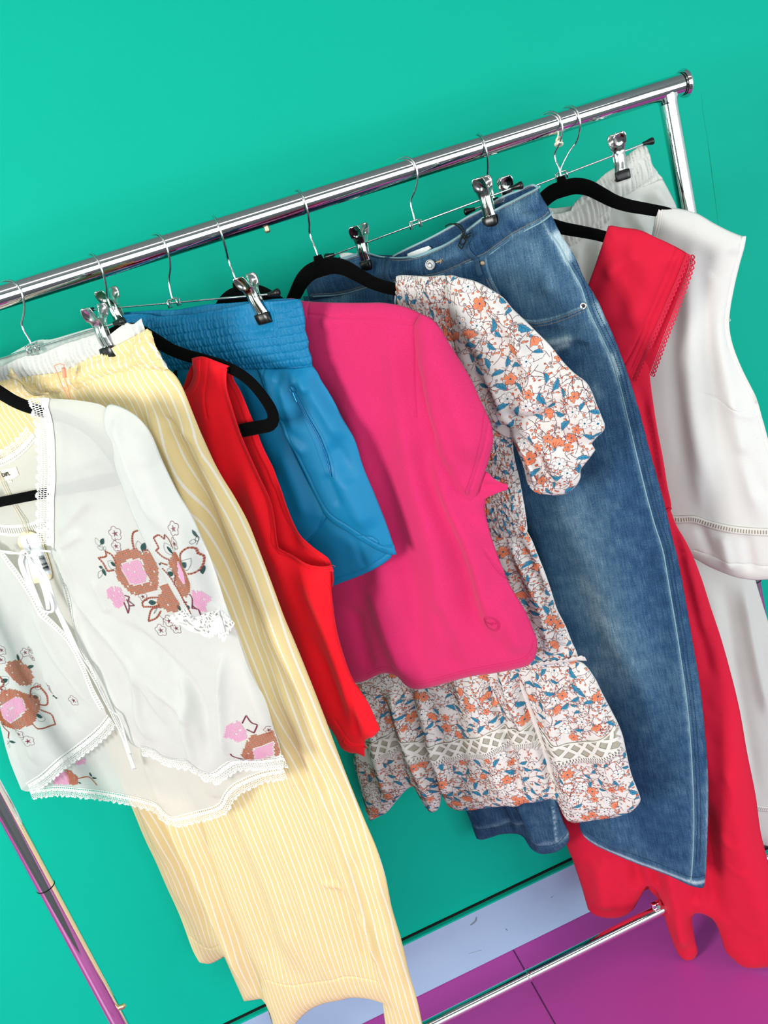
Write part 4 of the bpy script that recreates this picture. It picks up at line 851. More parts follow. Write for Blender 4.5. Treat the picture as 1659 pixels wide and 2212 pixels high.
tf = Panel(P_tank, [(384, 850), (400, 843), (412, 826), (418, 806), (415, 788), (414, 774), (425, 771), (439, 770), (470, 781), (496, 791), (486, 800), (486, 838), (497, 878), (512, 925), (529, 969), (556, 1026), (581, 1082), (593, 1139), (601, 1182), (628, 1201), (662, 1221), (693, 1227), (714, 1225), (716, 1267), (725, 1340), (737, 1392), (762, 1464), (796, 1519), (821, 1576), (806, 1592), (790, 1598), (788, 1616), (788, 1635), (772, 1628), (754, 1626), (737, 1616), (725, 1592), (690, 1540), (640, 1450), (560, 1300), (450, 1080), (400, 920)],
           w=.007, puff=.010, res=.0045, folds=FT, wr=(.0012, 12), edge=.012, seams=[[(443, 775), (446, 810), (442, 850), (450, 900)], [(724, 1560), (760, 1606), (786, 1612)]])
tf.build('front_panel', M_red, tk, back=False, solid=.0014)
strip(tf, 'armhole_binding', [(484, 800), (485, 838), (496, 878), (511, 925), (528, 969), (555, 1026), (580, 1082), (592, 1139), (600, 1184), (628, 1203), (662, 1223), (693, 1229), (714, 1227)], .0085, M_red, tk, -1, h=.0012, solid=.0012)
strip(tf, 'neck_binding', [(416, 776), (419, 806), (413, 827), (401, 845), (386, 853)], .0085, M_red, tk, 1, h=.0012, solid=.0012)
strip(tf, 'hem_band', [(738, 1604), (755, 1616), (788, 1622)], .004, M_red, tk, 1, h=.001, solid=.001)
b = MB(); b.tube(P_tank.P(np.array([tuple(P_tank.px(x, y, .01))+(.01,) for x, y in ((712, 1222), (720, 1221), (724, 1224))])), .0004, 6); b.build('loose_thread', M_red, tk)

# ================================================================== 4 blue shorts
M_blue = cloth('bright_blue_nylon', '#0a79a8', .55, 2200, .10, .02, spec=.3)
sh = thing('blue_shorts', 'bright blue running shorts with a wide shirred waistband and side zip', 'shorts', P_shorts.O+np.array([0, 0, -.5]))
_a, _b = P_shorts.px(325, 679, .014), P_shorts.px(650, 650, .014); sl_s = (_b[1]-_a[1])/(_b[0]-_a[0])
_wr = P_shorts.px(400, 800, .014)
wbk = Panel(P_shorts, [(262, 700), (263, 678), (268, 675), (295, 673), (340, 670), (380, 669), (447, 658), (506, 654), (544, 650), (600, 645), (648, 646), (655, 690), (400, 760), (280, 770)], w=-.014, puff=.006, res=.0028, fn=gather(_a[0], .0060, .0022, (_a[1]-.033, _a[1]+.004, 1), 11, sl_s), pinch=[(555, 672, .022, -.001)]); wbk.build('rear_waistband', M_blue, sh, back=False, solid=.001)
h0 = P_shorts.px(395, 676, .014)[1]; h1 = P_shorts.px(395, 797, .014)[1]
wbf = Panel(P_shorts, [(262, 700), (263, 684), (268, 680), (290, 678), (325, 679), (340, 683), (380, 680), (422, 678), (485, 666), (544, 654), (600, 650), (630, 648), (645, 646), (651, 652), (655, 668), (659, 690), (660, 715), (666, 733), (667, 755), (673, 772), (675, 792), (640, 795), (600, 797), (560, 797), (480, 797), (400, 797), (380, 800), (320, 812), (290, 815)],
            w=.0, puff=.014, res=.0019, wr=(.0008, 14), fn=gather(_a[0], .0058, .0038, (h1-.004, h0, 7), 21, sl_s*.72, .2), pinch=[(561, 679, .026, -.0005)]); wbf.build('waistband', M_blue, sh, backd=.6)
FS = [([(400, 800), (420, 900), (470, 1010)], -4, 10), ([(560, 800), (585, 900), (640, 1030), (690, 1100)], 5, 14), ([(610, 800), (612, 850), (640, 950)], 4, 9), ([(655, 800), (680, 850), (720, 920), (740, 960)], 6, 14), ([(670, 800), (700, 860), (735, 900)], -5, 9), ([(600, 930), (630, 960), (665, 985)], 4, 9), ([(705, 960), (730, 980), (760, 1050)], -4, 14), ([(640, 800), (650, 830), (668, 850)], 4, 7), ([(540, 800), (550, 860), (560, 930)], -3, 10), ([(720, 1000), (770, 1090), (800, 1150)], 5, 20), ([(700, 1020), (720, 1060), (735, 1100)], -3, 9), ([(585, 800), (590, 830)], 3, 6), ([(625, 800), (635, 835)], 3, 5)]
sr = Panel(P_shorts, [(620, 960), (700, 980), (780, 1060), (812, 1110), (835, 1150), (846, 1190), (845, 1204), (813, 1227), (772, 1246), (740, 1258), (712, 1268), (640, 1270), (600, 1150)], w=-.010, puff=.006, res=.006, folds=[([(760, 1150), (790, 1235)], -2, 5)], seams=[[(714, 1254), (772, 1236), (810, 1217), (838, 1197)]], wr=(.0015, 20)); sr.build('rear_leg', M_blue, sh, back=False, solid=.001)
si = Panel(P_shorts, [(380, 790), (480, 790), (560, 792), (600, 900), (660, 1030), (703, 1108), (706, 1118), (690, 1140), (664, 1172), (640, 1200), (560, 1180), (470, 1050), (400, 900)], w=-.002, puff=.008, res=.0055, folds=[([(420, 800), (450, 950), (500, 1080)], 5, 12), ([(500, 800), (540, 930), (600, 1060)], -4, 12), ([(450, 800), (490, 900)], 4, 7), ([(600, 960), (640, 1060), (665, 1130)], 3, 12)], seams=[[(653, 1176), (680, 1147), (697, 1112)]]); si.build('inner_leg', M_blue, sh, back=False, solid=.001)
sf = Panel(P_shorts, [(555, 797), (600, 796), (640, 795), (675, 790), (684, 802), (692, 820), (700, 833), (709, 847), (740, 903), (766, 950), (784, 1007), (809, 1066), (835, 1132), (857, 1198), (845, 1199), (819, 1190), (784, 1171), (750, 1149), (719, 1130), (702, 1113), (690, 1090), (664, 1034), (640, 985), (610, 925), (575, 850)],
           w=.002, puff=.012, res=.0045, folds=FS, wr=(.0016, 20), seams=[[(608, 915), (640, 985), (664, 1034), (697, 1100), (719, 1122), (750, 1141), (784, 1163), (819, 1182), (850, 1190)], [(770, 1163), (800, 1163), (815, 1172), (816, 1182)], [(562, 800), (563, 820), (572, 850), (600, 905)]])
sf.build('front_leg', M_blue, sh, back=False, solid=.0012)
M_bst = flat('blue_stitching', '#0b6fa3', .6)
stitches(sf, 'stitching', ([(704, 1108), (722, 1122), (753, 1141), (787, 1164), (820, 1183), (848, 1191)], [(625, 935), (655, 1000), (690, 1080), (706, 1106)], [(634, 850), (662, 920), (680, 960), (697, 1010), (707, 1034)], [(646, 846), (675, 905), (700, 950), (717, 1000), (727, 1030)], [(707, 1034), (727, 1032)]), M_bst, sh, .0016)
zp = strip(sf, 'zip', [(628, 838), (640, 862), (662, 905), (685, 945), (700, 985), (712, 1030)], .0050, flat('blue_zip_tape', '#0a6da4', .5), sh, 1, h=.0015)
D = Decal(sf); 
for k in (0, .0022): D.ribbon(np.array(sf.q([(630, 838), (643, 862), (665, 905), (688, 945), (703, 985), (715, 1030)]))+[k, 0], .0012, 0, .0022, raised=.0009)
D.build('zip_teeth', [flat('zip_coil', '#1579ae', .35)], zp)
D = Decal(sf); D.poly(sf.q([(627, 833), (634, 832), (640, 842), (634, 848)]), 0, .0035, .001); D.ribbon(sf.q([(634, 846), (638, 856), (643, 867)]), .0032, 0, .0042, raised=.0012); D.ribbon(sf.q([(628, 838), (633, 846), (636, 841), (631, 834)]), .0012, 0, .005, raised=.001); D.build('zip_pull', [flat('blue_metal', '#2f9bd0', .25, .6)], zp)

# ================================================================== 5 pink tee
M_pink = cloth('hot_pink_jersey', '#d92d6b', .85, 800, .3, .10, sheen=.15)
pk = thing('pink_tee', 'plain hot pink short sleeve t-shirt with a small stitched badge', 't-shirt', P_pink.O+np.array([0, 0, -.7]))
FP = [([(940, 960), (960, 1060), (1020, 1200), (1060, 1330), (1100, 1400)], 8, 16), ([(900, 930), (930, 1050), (990, 1200), (1040, 1400)], -7, 16), ([(970, 1080), (1040, 1150), (1090, 1250), (1120, 1330)], -4, 11), ([(720, 760), (760, 900), (800, 1100), (860, 1400)], 7, 28), ([(790, 900), (840, 1100), (890, 1300), (900, 1470)], -6, 22), ([(860, 860), (890, 1000), (940, 1200), (980, 1440)], 7, 22), ([(840, 700), (870, 900), (900, 1000)], 4, 16), ([(800, 1250), (840, 1380), (885, 1480)], 6, 16), ([(760, 1300), (800, 1460)], -5, 16), ([(1060, 1280), (1100, 1340), (1125, 1420)], 5, 14), ([(690, 700), (740, 690)], 2, 8), ([(940, 1300), (970, 1380), (985, 1460)], -4, 14)]
pb = Panel(P_pink, [(560, 700), (600, 650), (628, 644), (640, 646), (655, 650), (700, 653), (754, 654), (790, 654), (828, 654), (873, 662), (908, 677), (930, 740), (960, 850), (1000, 960), (1040, 1050), (1050, 1080), (1047, 1097), (1053, 1129), (1061, 1160), (1075, 1200), (1100, 1262), (1135, 1320), (1151, 1358), (1161, 1388), (1155, 1422), (1143, 1436), (1125, 1443), (1070, 1454), (1015, 1462), (960, 1477), (931, 1485), (897, 1489), (876, 1480), (859, 1462), (845, 1456), (825, 1455), (779, 1474), (740, 1475), (680, 1400), (620, 1250), (560, 1000)],
           w=.0, puff=.016, res=.005, folds=FP, wr=(.0012, 9), edge=.012, seams=[[(665, 681), (720, 685), (790, 688), (850, 695), (894, 704)], [(657, 650), (661, 682)], [(908, 677), (894, 704), (896, 774), (899, 850), (903, 900)], [(1045, 1190), (1070, 1230), (1110, 1290)]]); pb.build('body', M_pink, pk, backd=.6)
M_pst = flat('pink_stitching', '#c91a5f', .7)
stitches(pb, 'hem_stitching', ([(790, 1459), (830, 1441), (858, 1446), (880, 1464), (900, 1473), (931, 1469), (1015, 1446), (1125, 1425), (1143, 1412), (1149, 1390)], [(790, 1465), (830, 1447), (858, 1452), (880, 1470), (900, 1479), (931, 1475), (1015, 1452), (1125, 1431), (1147, 1418)], [(1045, 1195), (1068, 1235), (1095, 1270)]), M_pst, pk, .0020)
D = Decal(pb); cc, ax, ay = pb.q([(1065, 1341)])[0], pb.q([(1080, 1353)])[0]-pb.q([(1065, 1341)])[0], pb.q([(1073, 1329)])[0]-pb.q([(1065, 1341)])[0]
for r_, wd_ in ((1.0, .0010), (.80, .0008)): D.ribbon([cc+r_*(ax*math.cos(a)+ay*math.sin(a)) for a in np.linspace(0, 2*PI, 40)], wd_, 0, .0008, raised=.0005, step=.001)
bd = D.build('badge', [flat('pink_badge_thread', '#c2205c', .5)], pk)
text(pb, 'mqlv', (1064, 1339), .0085, math.radians(-10), M_pst, bd, 'badge_lettering', .0012)
FPS = [([(905, 720), (930, 850), (960, 960), (1000, 1060)], 5, 14), ([(925, 700), (960, 800), (1000, 920), (1030, 1020)], 8, 26), ([(900, 780), (915, 900), (945, 970)], -4, 8), ([(1000, 1040), (1010, 1070)], 3, 6)]
ps2 = Panel(P_pink, [(980, 985), (1020, 1000), (1053, 1021), (1072, 1038), (1097, 1048), (1096, 1058), (1072, 1066), (1047, 1078), (1030, 1088), (1000, 1060)], w=.004, puff=.004, res=.003, wr=(.001, 40), folds=[([(1040, 1050), (1085, 1053)], -4, 5)]); ps2.build('sleeve_underside', M_pink, pk, back=False, solid=.001)
ps = Panel(P_pink, [(909, 677), (934, 690), (953, 712), (972, 743), (997, 783), (1022, 828), (1037, 862), (1053, 897), (1063, 925), (1065, 956), (1055, 997), (1042, 1035), (1030, 1072), (1023, 1090), (1010, 1084), (997, 1072), (975, 1050), (959, 1016), (943, 984), (925, 919), (909, 846), (900, 768), (894, 706)],
           w=.009, puff=.014, res=.0045, folds=FPS, wr=(.0010, 12), edge=.012, seams=[[(1053, 905), (1045, 965), (1030, 1010), (1012, 1068)]]); ps.build('sleeve', M_pink, pk, back=True, backd=.3)
D = Decal(ps); D.dashes(ps.q([(1042, 890), (1038, 950), (1025, 1000), (1003, 1068)]), .0020, .0010, .0005, 0); D.build('sleeve_stitching', [M_pst], pk)
# ================================================================== 6 floral dress
M_flo = cloth('printed_voile_ground', '#e8e2de', .85, 1300, .22, .015, trans=.12)
PR = [flat('print_'+n, c, .85, 0, .1) for n, c in (('coral', '#e28461'), ('blue', '#3a85a6'), ('plum', '#6f3947'), ('grey', '#a39b93'), ('white', '#e9e4e0'), ('orange', '#d9613d'), ('deep_blue', '#25607f'))]
def print_floral(panel, parent, seed, excl=None, sp=.0150, lo=None, squeeze=1.0):
    rn = random.Random(seed); D = Decal(panel); o = panel.out; a, b_ = o.min(0), o.max(0)
    if lo is not None: a = np.maximum(a, lo[0]); b_ = np.minimum(b_, lo[1])
    C = []; n = int((b_[0]-a[0])*(b_[1]-a[1])/sp**2*14); cell = {}
    cand = np.array([(rn.uniform(a[0], b_[0]), rn.uniform(a[1], b_[1])) for _ in range(n)]); cand = cand[inside(cand, o)]
    if excl is not None: cand = cand[~excl(cand)]
    for p in cand:
        k = (int(p[0]/sp/squeeze), int(p[1]/sp)); ok = True
        for i in (-1, 0, 1):
            for j in (-1, 0, 1):
                for q in cell.get((k[0]+i, k[1]+j), ()):
                    if ((q[0]-p[0])/squeeze)**2+(q[1]-p[1])**2 < sp*sp: ok = False
        if ok: cell.setdefault(k, []).append(p); C.append(p)
    S = squeeze
    def pf(c, pts, rot, mi, h):
        cr, sr = math.cos(rot), math.sin(rot); P = [(c[0]+(x*cr-y*sr)*S, c[1]+x*sr+y*cr) for x, y in pts]; n = len(P); c2 = tuple(np.mean(P, 0))
        D.add([c2]+[((x+c2[0])/2, (y+c2[1])/2) for x, y in P]+P, [(0, 1+i, 1+(i+1) % n) for i in range(n)]+[(1+i, 1+n+i, 1+n+(i+1) % n, 1+(i+1) % n) for i in range(n)], mi, h)
    def grow(pts, d):
        c = np.mean(pts, 0); r = []
        for p in pts: v = np.array(p)-c; L = np.linalg.norm(v)+1e-9; r.append(tuple(c+v*(1+d/L)))
        return r
    def line(c, pts, rot, wd, mi=2, h=.0011):
        cr, sr = math.cos(rot), math.sin(rot); D.ribbon([(c[0]+(x*cr-y*sr)*S, c[1]+x*sr+y*cr) for x, y in pts], wd, mi, h, step=.0035)
    def petal_flower(c, R, rot, mi, np_=5, ser=True):
        pts = []
        for i in range(np_):
            a0 = 2*PI*i/np_; wd = PI/np_*.86
            prof = ((-1, .30), (-.95, .72), (-.6, 1.0), (-.32, .90), (0, 1.06), (.32, .90), (.6, 1.0), (.95, .72)) if ser else ((-1, .34), (-.8, .8), (-.4, 1.0), (.4, 1.0), (.8, .8))
            for t, r in prof: pts.append((R*r*math.cos(a0+t*wd), R*r*math.sin(a0+t*wd)))
        pf(c, grow(pts, .0006), rot, 2, .0007); pf(c, pts, rot, mi, .0010)
        for i in range(np_): a0 = 2*PI*i/np_; line(c, [(0, 0), (R*.6*math.cos(a0), R*.6*math.sin(a0))], rot, .00035, 5 if mi == 0 else 3, .0013)
        pf(c, [(R*.17*math.cos(t), R*.17*math.sin(t)) for t in np.linspace(0, 2*PI, 7)[:-1]], rot, 6, .0014)
    def fan_flower(c, R, rot, mi):
        pts = [(0, -R*.5)]
        for i in range(9):
            t = -1.15+2.3*i/8; r = R*(1.12 if i % 2 == 0 else .92); pts.append((r*math.sin(t), -R*.5+r*math.cos(t)*1.1))
        pf(c, grow(pts, .0006), rot, 2, .0007); pf(c, pts, rot, mi, .0010)
        for t in (-.7, -.25, .25, .7): line(c, [(0, -R*.45), (R*.75*math.sin(t), -R*.5+R*.8*math.cos(t))], rot, .00035, 2, .0013)
        pf(c, [(-R*.12, -R*.45), (R*.12, -R*.45), (R*.1, -R*.7), (-R*.1, -R*.7)], rot, 1, .0013)
    def bleaf(c, L, rot, mi=1):
        pts = []
        for i in range(9): t = i/8; wv = L*.24*math.sin(PI*min(1, t*1.06)**.8)*(1.0 if i % 2 == 0 else .74); pts.append((wv+L*.10*math.sin(PI*t), -L*.5+L*t))
        for i in range(7, 0, -1): t = i/8; wv = L*.18*math.sin(PI*t**.8)*(1.0 if i % 2 else .76); pts.append((-wv+L*.10*math.sin(PI*t), -L*.5+L*t))
        pf(c, grow(pts, .00045), rot, 2, .0007); pf(c, pts, rot, mi, .0010)
        line(c, [(0, -L*.62), (L*.08, 0), (L*.01, L*.42)], rot, .0004, 6, .0013)
        for t in (-.15, .1, .3): line(c, [(L*.06, L*t-.1*L), (L*.18, L*(t+.05))], rot, .00035, 6, .0013)
    def bud(c, r, rot, mi):
        pts = [(0, -r*.7), (r*.55, -r*.3), (r*.5, r*.3), (0, r), (-r*.5, r*.3), (-r*.55, -r*.3)]
        pf(c, grow(pts, .0004), rot, 2, .0007); pf(c, pts, rot, mi, .0010)
    for i in range(max(2, len(C)//3)):          # long wandering vines
        p = np.array(C[rn.randrange(len(C))]); a_ = rn.uniform(0, 2*PI); c_ = rn.choice((-1, 1))*rn.uniform(.25, .55); V = [p]
        for j in range(rn.randint(5, 8)): p = p+np.array([math.cos(a_)*S, math.sin(a_)])*sp*.55; V.append(p); a_ += c_; c_ *= (1 if rn.random() < .75 else -1)
        D.ribbon(V, .0006, 2, .0004, step=.004)
        for j in range(1, len(V)-1, 1):
            d_ = V[j+1]-V[j]; e_ = V[j]+np.array([-d_[1], d_[0]])*(.7 if j % 2 else -.7)+d_*.5; D.ribbon([V[j], e_], .00045, 2, .0004, smooth=False); bud(e_, rn.uniform(.0014, .0022), rn.uniform(0, 6), rn.choice((0, 3, 0, 5)))
    for p in C:
        for q in sorted(C, key=lambda q: (q[0]-p[0])**2+(q[1]-p[1])**2)[1:2] if len(C) < 400 else (): pass
        t = rn.random(); rot = rn.uniform(0, 2*PI); r = sp*rn.uniform(.85, 1.1)
        # a curling plum stem with twigs through every motif
        k = rn.choice((-1, 1)); L = sp*1.5; st = [(-k*.25*L, -L*.75), (.10*k*L, -L*.35), (-k*.05*L, 0), (k*.12*L, L*.4), (k*.42*L, L*.72)]; line(p, st, rot, .0006, 2, .0005)
        for j in range(3):
            y = -L*.5+j*L*.38; sx = k*(1 if j % 2 else -1); line(p, [(0, y), (sx*L*.12, y+L*.10), (sx*L*.26, y+L*.12)], rot, .0005, 2, .0005)
            pc = (p[0]+(sx*L*.30*math.cos(rot)-(y+L*.12)*math.sin(rot))*S, p[1]+sx*L*.30*math.sin(rot)+(y+L*.12)*math.cos(rot))
            if rn.random() < .75: bud(pc, rn.uniform(.0016, .0024), rot-sx*1.2, rn.choice((0, 0, 3, 0, 5)))
        if t < .08: petal_flower(p, r*.64, rot, 0, rn.choice((5, 5, 6)), True)
        elif t < .13: petal_flower(p, r*.45, rot, 0, 5, False)
        elif t < .18: fan_flower(p, r*.80, rot, 0)
        elif t < .42: bleaf(p, r*1.3, rot)
        elif t < .53: petal_flower(p, r*.62, rot, 4, 6, True)
        elif t < .68: bleaf(p, r*.95, rot); bud((p[0]+.005*S, p[1]+.003), .0022, rot, 0)
        else:
            for j in range(3): a_ = rot+j*2.1; bud((p[0]+.0034*math.cos(a_)*S, p[1]+.0034*math.sin(a_)), .0026, a_-PI/2, rn.choice((0, 3, 4, 0)))
    return D.build('flower_print', PR, parent)
fd = thing('floral_dress', 'white dress printed with coral flowers and blue leaves, puff sleeve and lace band', 'dress', P_floral.O+np.array([0, 0, -.8]))
fb = Panel(P_floral, [(856, 597), (865, 594), (890, 595), (925, 597), (960, 594), (1000, 650), (1060, 790), (1098, 890), (1107, 950), (1111, 987), (1122, 1034), (1131, 1081), (1137, 1120), (1139, 1140), (1139, 1158), (1070, 1165), (980, 1150), (880, 1000), (850, 800), (852, 655)],
           w=.0, puff=.012, res=.0025, edge=.012, wr=(.0015, 20), fn=gather(0, .0058, .0026, (0, .011, 1), 31)); fbo = fb.build('bodice', M_flo, fd, backd=.6); print_floral(fb, fd, 5, sp=.0135, squeeze=.62)
fu = Panel(P_floral, [(900, 1150), (1040, 1142), (1100, 1150), (1139, 1148), (1150, 1168), (1161, 1195), (1176, 1232), (1191, 1275), (1205, 1318), (1222, 1352), (1235, 1385), (1249, 1420), (1240, 1440), (1160, 1452), (1000, 1450), (800, 1440), (790, 1300)],
           w=.0, puff=.014, res=.0045, folds=[([(1090, 1160), (1130, 1240), (1170, 1330), (1190, 1430)], 5, 7), ([(1110, 1160), (1150, 1230), (1170, 1290)], -5, 6), ([(1080, 1160), (1120, 1260), (1150, 1380)], -5, 8), ([(1130, 1160), (1170, 1240), (1210, 1350)], 4, 8)], wr=(.0018, 24)); fu.build('upper_skirt', M_flo, fd, backd=.6)
LB = [(784, 1606), (820, 1594), (860, 1586), (895, 1600), (940, 1604), (985, 1600), (1030, 1588), (1062, 1578), (1110, 1572), (1150, 1571), (1175, 1582), (1200, 1600), (1250, 1601), (1310, 1586), (1336, 1560)]
FT_ = [([(815, 1480), (850, 1600), (888, 1740)], -9, 8), ([(840, 1470), (870, 1580), (915, 1700), (935, 1755)], 10, 11), ([(880, 1480), (905, 1580), (940, 1680), (952, 1735)], -11, 7), ([(900, 1480), (925, 1580), (965, 1740)], 8, 13), ([(1000, 1450), (1030, 1560), (1070, 1660), (1090, 1745)], 6, 20), ([(1030, 1440), (1070, 1530), (1100, 1620), (1130, 1740)], -9, 8), ([(1075, 1430), (1110, 1530), (1140, 1600)], 8, 9), ([(1100, 1430), (1140, 1540), (1175, 1640), (1200, 1735)], -12, 8), ([(1170, 1440), (1190, 1560), (1220, 1680), (1240, 1775)], 9, 16), ([(1250, 1440), (1290, 1560), (1330, 1740)], 5, 22), ([(790, 1500), (815, 1640), (840, 1740)], 6, 12), ([(960, 1460), (985, 1560), (1010, 1700)], -5, 12), ([(1195, 1440), (1210, 1490), (1215, 1530)], 3, 5), ([(1230, 1440), (1245, 1500)], 3, 5), ([(1150, 1450), (1162, 1520)], 3, 6), ([(1050, 1450), (1065, 1500)], 3, 6), ([(985, 1470), (1000, 1530)], 3, 6)]
ft = Panel(P_floral, [(700, 1440), (900, 1430), (1100, 1432), (1175, 1436), (1245, 1428), (1262, 1434), (1285, 1464), (1302, 1498), (1328, 1548), (1334, 1560), (1345, 1588), (1353, 1624), (1364, 1672), (1382, 1719), (1383, 1731), (1370, 1748), (1353, 1759), (1302, 1769), (1252, 1776), (1238, 1776), (1222, 1768), (1203, 1730), (1190, 1726), (1165, 1732), (1129, 1736), (1118, 1742), (1100, 1741), (1060, 1744), (1015, 1750), (992, 1750), (972, 1742), (960, 1728), (953, 1712), (950, 1740), (944, 1750), (934, 1755), (922, 1747), (906, 1721), (893, 1698), (878, 1706), (858, 1728), (834, 1756), (818, 1764), (803, 1772), (796, 1768), (788, 1740), (781, 1712), (775, 1687), (764, 1645), (768, 1620), (785, 1590), (778, 1560), (720, 1500)],
           w=.0, puff=.014, res=.0042, folds=FT_, wr=(.0016, 24), edge=.010); ft.build('skirt_tier', M_flo, fd, backd=.5)
lp_ = ft.q(LB); lps = spline(lp_, .004, False)
def ex(c): d, s_, _ = segdist(c, lps); return (d < .052) & (s_ < 0) | (d < .006)
print_floral(ft, fd, 9, excl=ex); print_floral(fu, fd, 12)
M_back = cloth('greige_lining', '#a8a295', .85, 1300, .2, .02)
strip(ft, 'lace_backing', LB, .043, M_back, fd, -1, h=.0010, clip=True); strip(ft, 'lace_band', LB, .046, lace_mat('white_net_lace', 'net', '#f2efe9', .026), fd, -1, h=.0035, rows=9, clip=True, solid=.0008)
strip(ft, 'tier_frill', [(1165, 1441), (1185, 1438), (1205, 1436), (1225, 1434), (1246, 1428), (1268, 1426)], .010, M_flo, fd, 1, h=.004, wave=.003, wper=.012, solid=.0006); 
FFS = [([(975, 610), (1000, 700), (1060, 800), (1090, 900)], 5, 12), ([(985, 605), (1060, 690), (1110, 800), (1110, 900)], -6, 13), ([(1020, 620), (1120, 740), (1150, 850), (1120, 920)], 8, 18), ([(1060, 640), (1180, 770), (1200, 880), (1130, 930)], -5, 16), ([(1100, 670), (1120, 720), (1125, 780)], 5, 8), ([(1000, 740), (1040, 830), (1060, 900)], -5, 9), ([(1010, 780), (1070, 850), (1085, 910)], 5, 8), ([(1000, 690), (1060, 720), (1090, 730)], 3, 6), ([(1180, 800), (1240, 860), (1280, 930)], 5, 16), ([(1095, 930), (1140, 1000), (1165, 1060)], 8, 9), ([(1110, 920), (1180, 980), (1230, 1060)], 7, 13), ([(1100, 945), (1125, 1010), (1140, 1050)], -6, 7), ([(1120, 930), (1160, 1000), (1195, 1068)], -7, 10), ([(1130, 905), (1200, 940), (1270, 1000)], -5, 14), ([(1085, 880), (1110, 905), (1160, 900), (1220, 880)], -5, 8), ([(1150, 915), (1220, 980), (1250, 1040)], 4, 8), ([(1205, 870), (1270, 865)], 3, 8)]
fs = Panel(P_floral, [(962, 596), (975, 594), (990, 598), (1028, 608), (1059, 624), (1088, 643), (1106, 665), (1132, 690), (1160, 718), (1188, 746), (1216, 781), (1241, 806), (1266, 825), (1278, 845), (1291, 878), (1302, 905), (1307, 920), (1303, 932), (1290, 944), (1278, 958), (1286, 972), (1275, 988), (1263, 1003), (1254, 1016), (1254, 1031), (1244, 1050), (1222, 1067), (1200, 1070), (1185, 1069), (1157, 1064), (1141, 1047), (1128, 1003), (1116, 972), (1106, 947), (1085, 942), (1040, 900), (1000, 820), (985, 760), (972, 680)],
           w=.014, puff=.017, res=.0042, folds=FFS, wr=(.0022, 26), edge=.016, pinch=[(1092, 926, .014, .010)]); fs.build('puff_sleeve', M_flo, fd, backd=.3); print_floral(fs, fd, 17, sp=.0158)
D = Decal(fs, False)
stitches(fs, 'elastic_thread', ([(1060, 920), (1090, 930), (1110, 920), (1150, 896), (1200, 880)],), flat('clear_elastic', '#dcd8d6', .3), fd, .003, .0004, .0010, .0012, .0006)

# ================================================================== 7 jeans
def denim():
    m = NT('washed_denim'); uv = m.uv(); x, y, _ = m.sep(uv); at = m.n('ShaderNodeAttribute'); at.attribute_name = 'fade'
    tw = m.noise(m.comb(m.math('MULTIPLY', x, 1500.0), m.math('MULTIPLY', y, 420.0)), 1.0, 3, .65); sl_ = m.noise(m.comb(m.math('MULTIPLY', x, 420.0), m.math('MULTIPLY', y, 26.0)), 1.0, 2, .6); cl = m.noise(uv, 42, 4, .6)
    f = m.math('ADD', at.outputs['Fac'], m.math('MULTIPLY', m.math('SUBTRACT', tw, .5), .95)); f = m.math('ADD', f, m.math('MULTIPLY', m.math('SUBTRACT', sl_, .5), .45)); f = m.math('ADD', f, m.math('MULTIPLY', m.math('SUBTRACT', cl, .5), .40))
    c = m.ramp(f, [(0.0, lin('#132a44')), (.30, lin('#294a6c')), (.60, lin('#56778f')), (1.0, lin('#b6c8d0'))]); m.l(c, m.b.inputs['Base Color']); m.bump(tw, .35, .0008); return m.fin(.85, 0, .12)
M_denim = denim(); M_gold = flat('tan_thread', '#b79a78', .6); M_navy = flat('navy_thread', '#1d2c40', .7); M_edge = flat('worn_denim_edge', '#8fb0ba', .9)
jn = thing('blue_jeans', 'faded blue denim jeans with a silver button, hanging between the floral and the red dress', 'jeans', P_jeans.O+np.array([0, 0, -1.2]))
def fader(base, strokes, edge=None):
    S = [(spline(np.array([P_jeans.px(x, y, .014) for x, y in P]), .01, False), a, wd*.001) for P, a, wd in strokes]
    def fn(V):
        f = np.full(len(V), base)+.05*fbm(V[:, 0]*12, V[:, 1]*9)
        for P, a, wd in S: d, _, arc = segdist(V, P); f = f+a*np.exp(-(d/wd)**2)
        return {'fade': np.clip(f, 0, 1)}
    return fn
SIDE = [(1168, 480), (1184, 505), (1207, 538), (1231, 585), (1252, 624), (1270, 674), (1299, 736), (1317, 776), (1335, 833), (1357, 920), (1375, 993), (1393, 1065), (1411, 1130), (1430, 1192), (1440, 1250), (1465, 1400), (1483, 1530), (1493, 1650), (1497, 1769), (1495, 1850), (1491, 1906)]
SC_ = [(1047, 562), (1060, 598), (1085, 645), (1110, 680), (1150, 692), (1200, 684), (1259, 662)]
WS = [(670, 640), (732, 636), (807, 616), (870, 606), (945, 594), (1006, 568), (1043, 552), (1074, 530), (1105, 508), (1137, 491), (1168, 474), (1188, 457)]
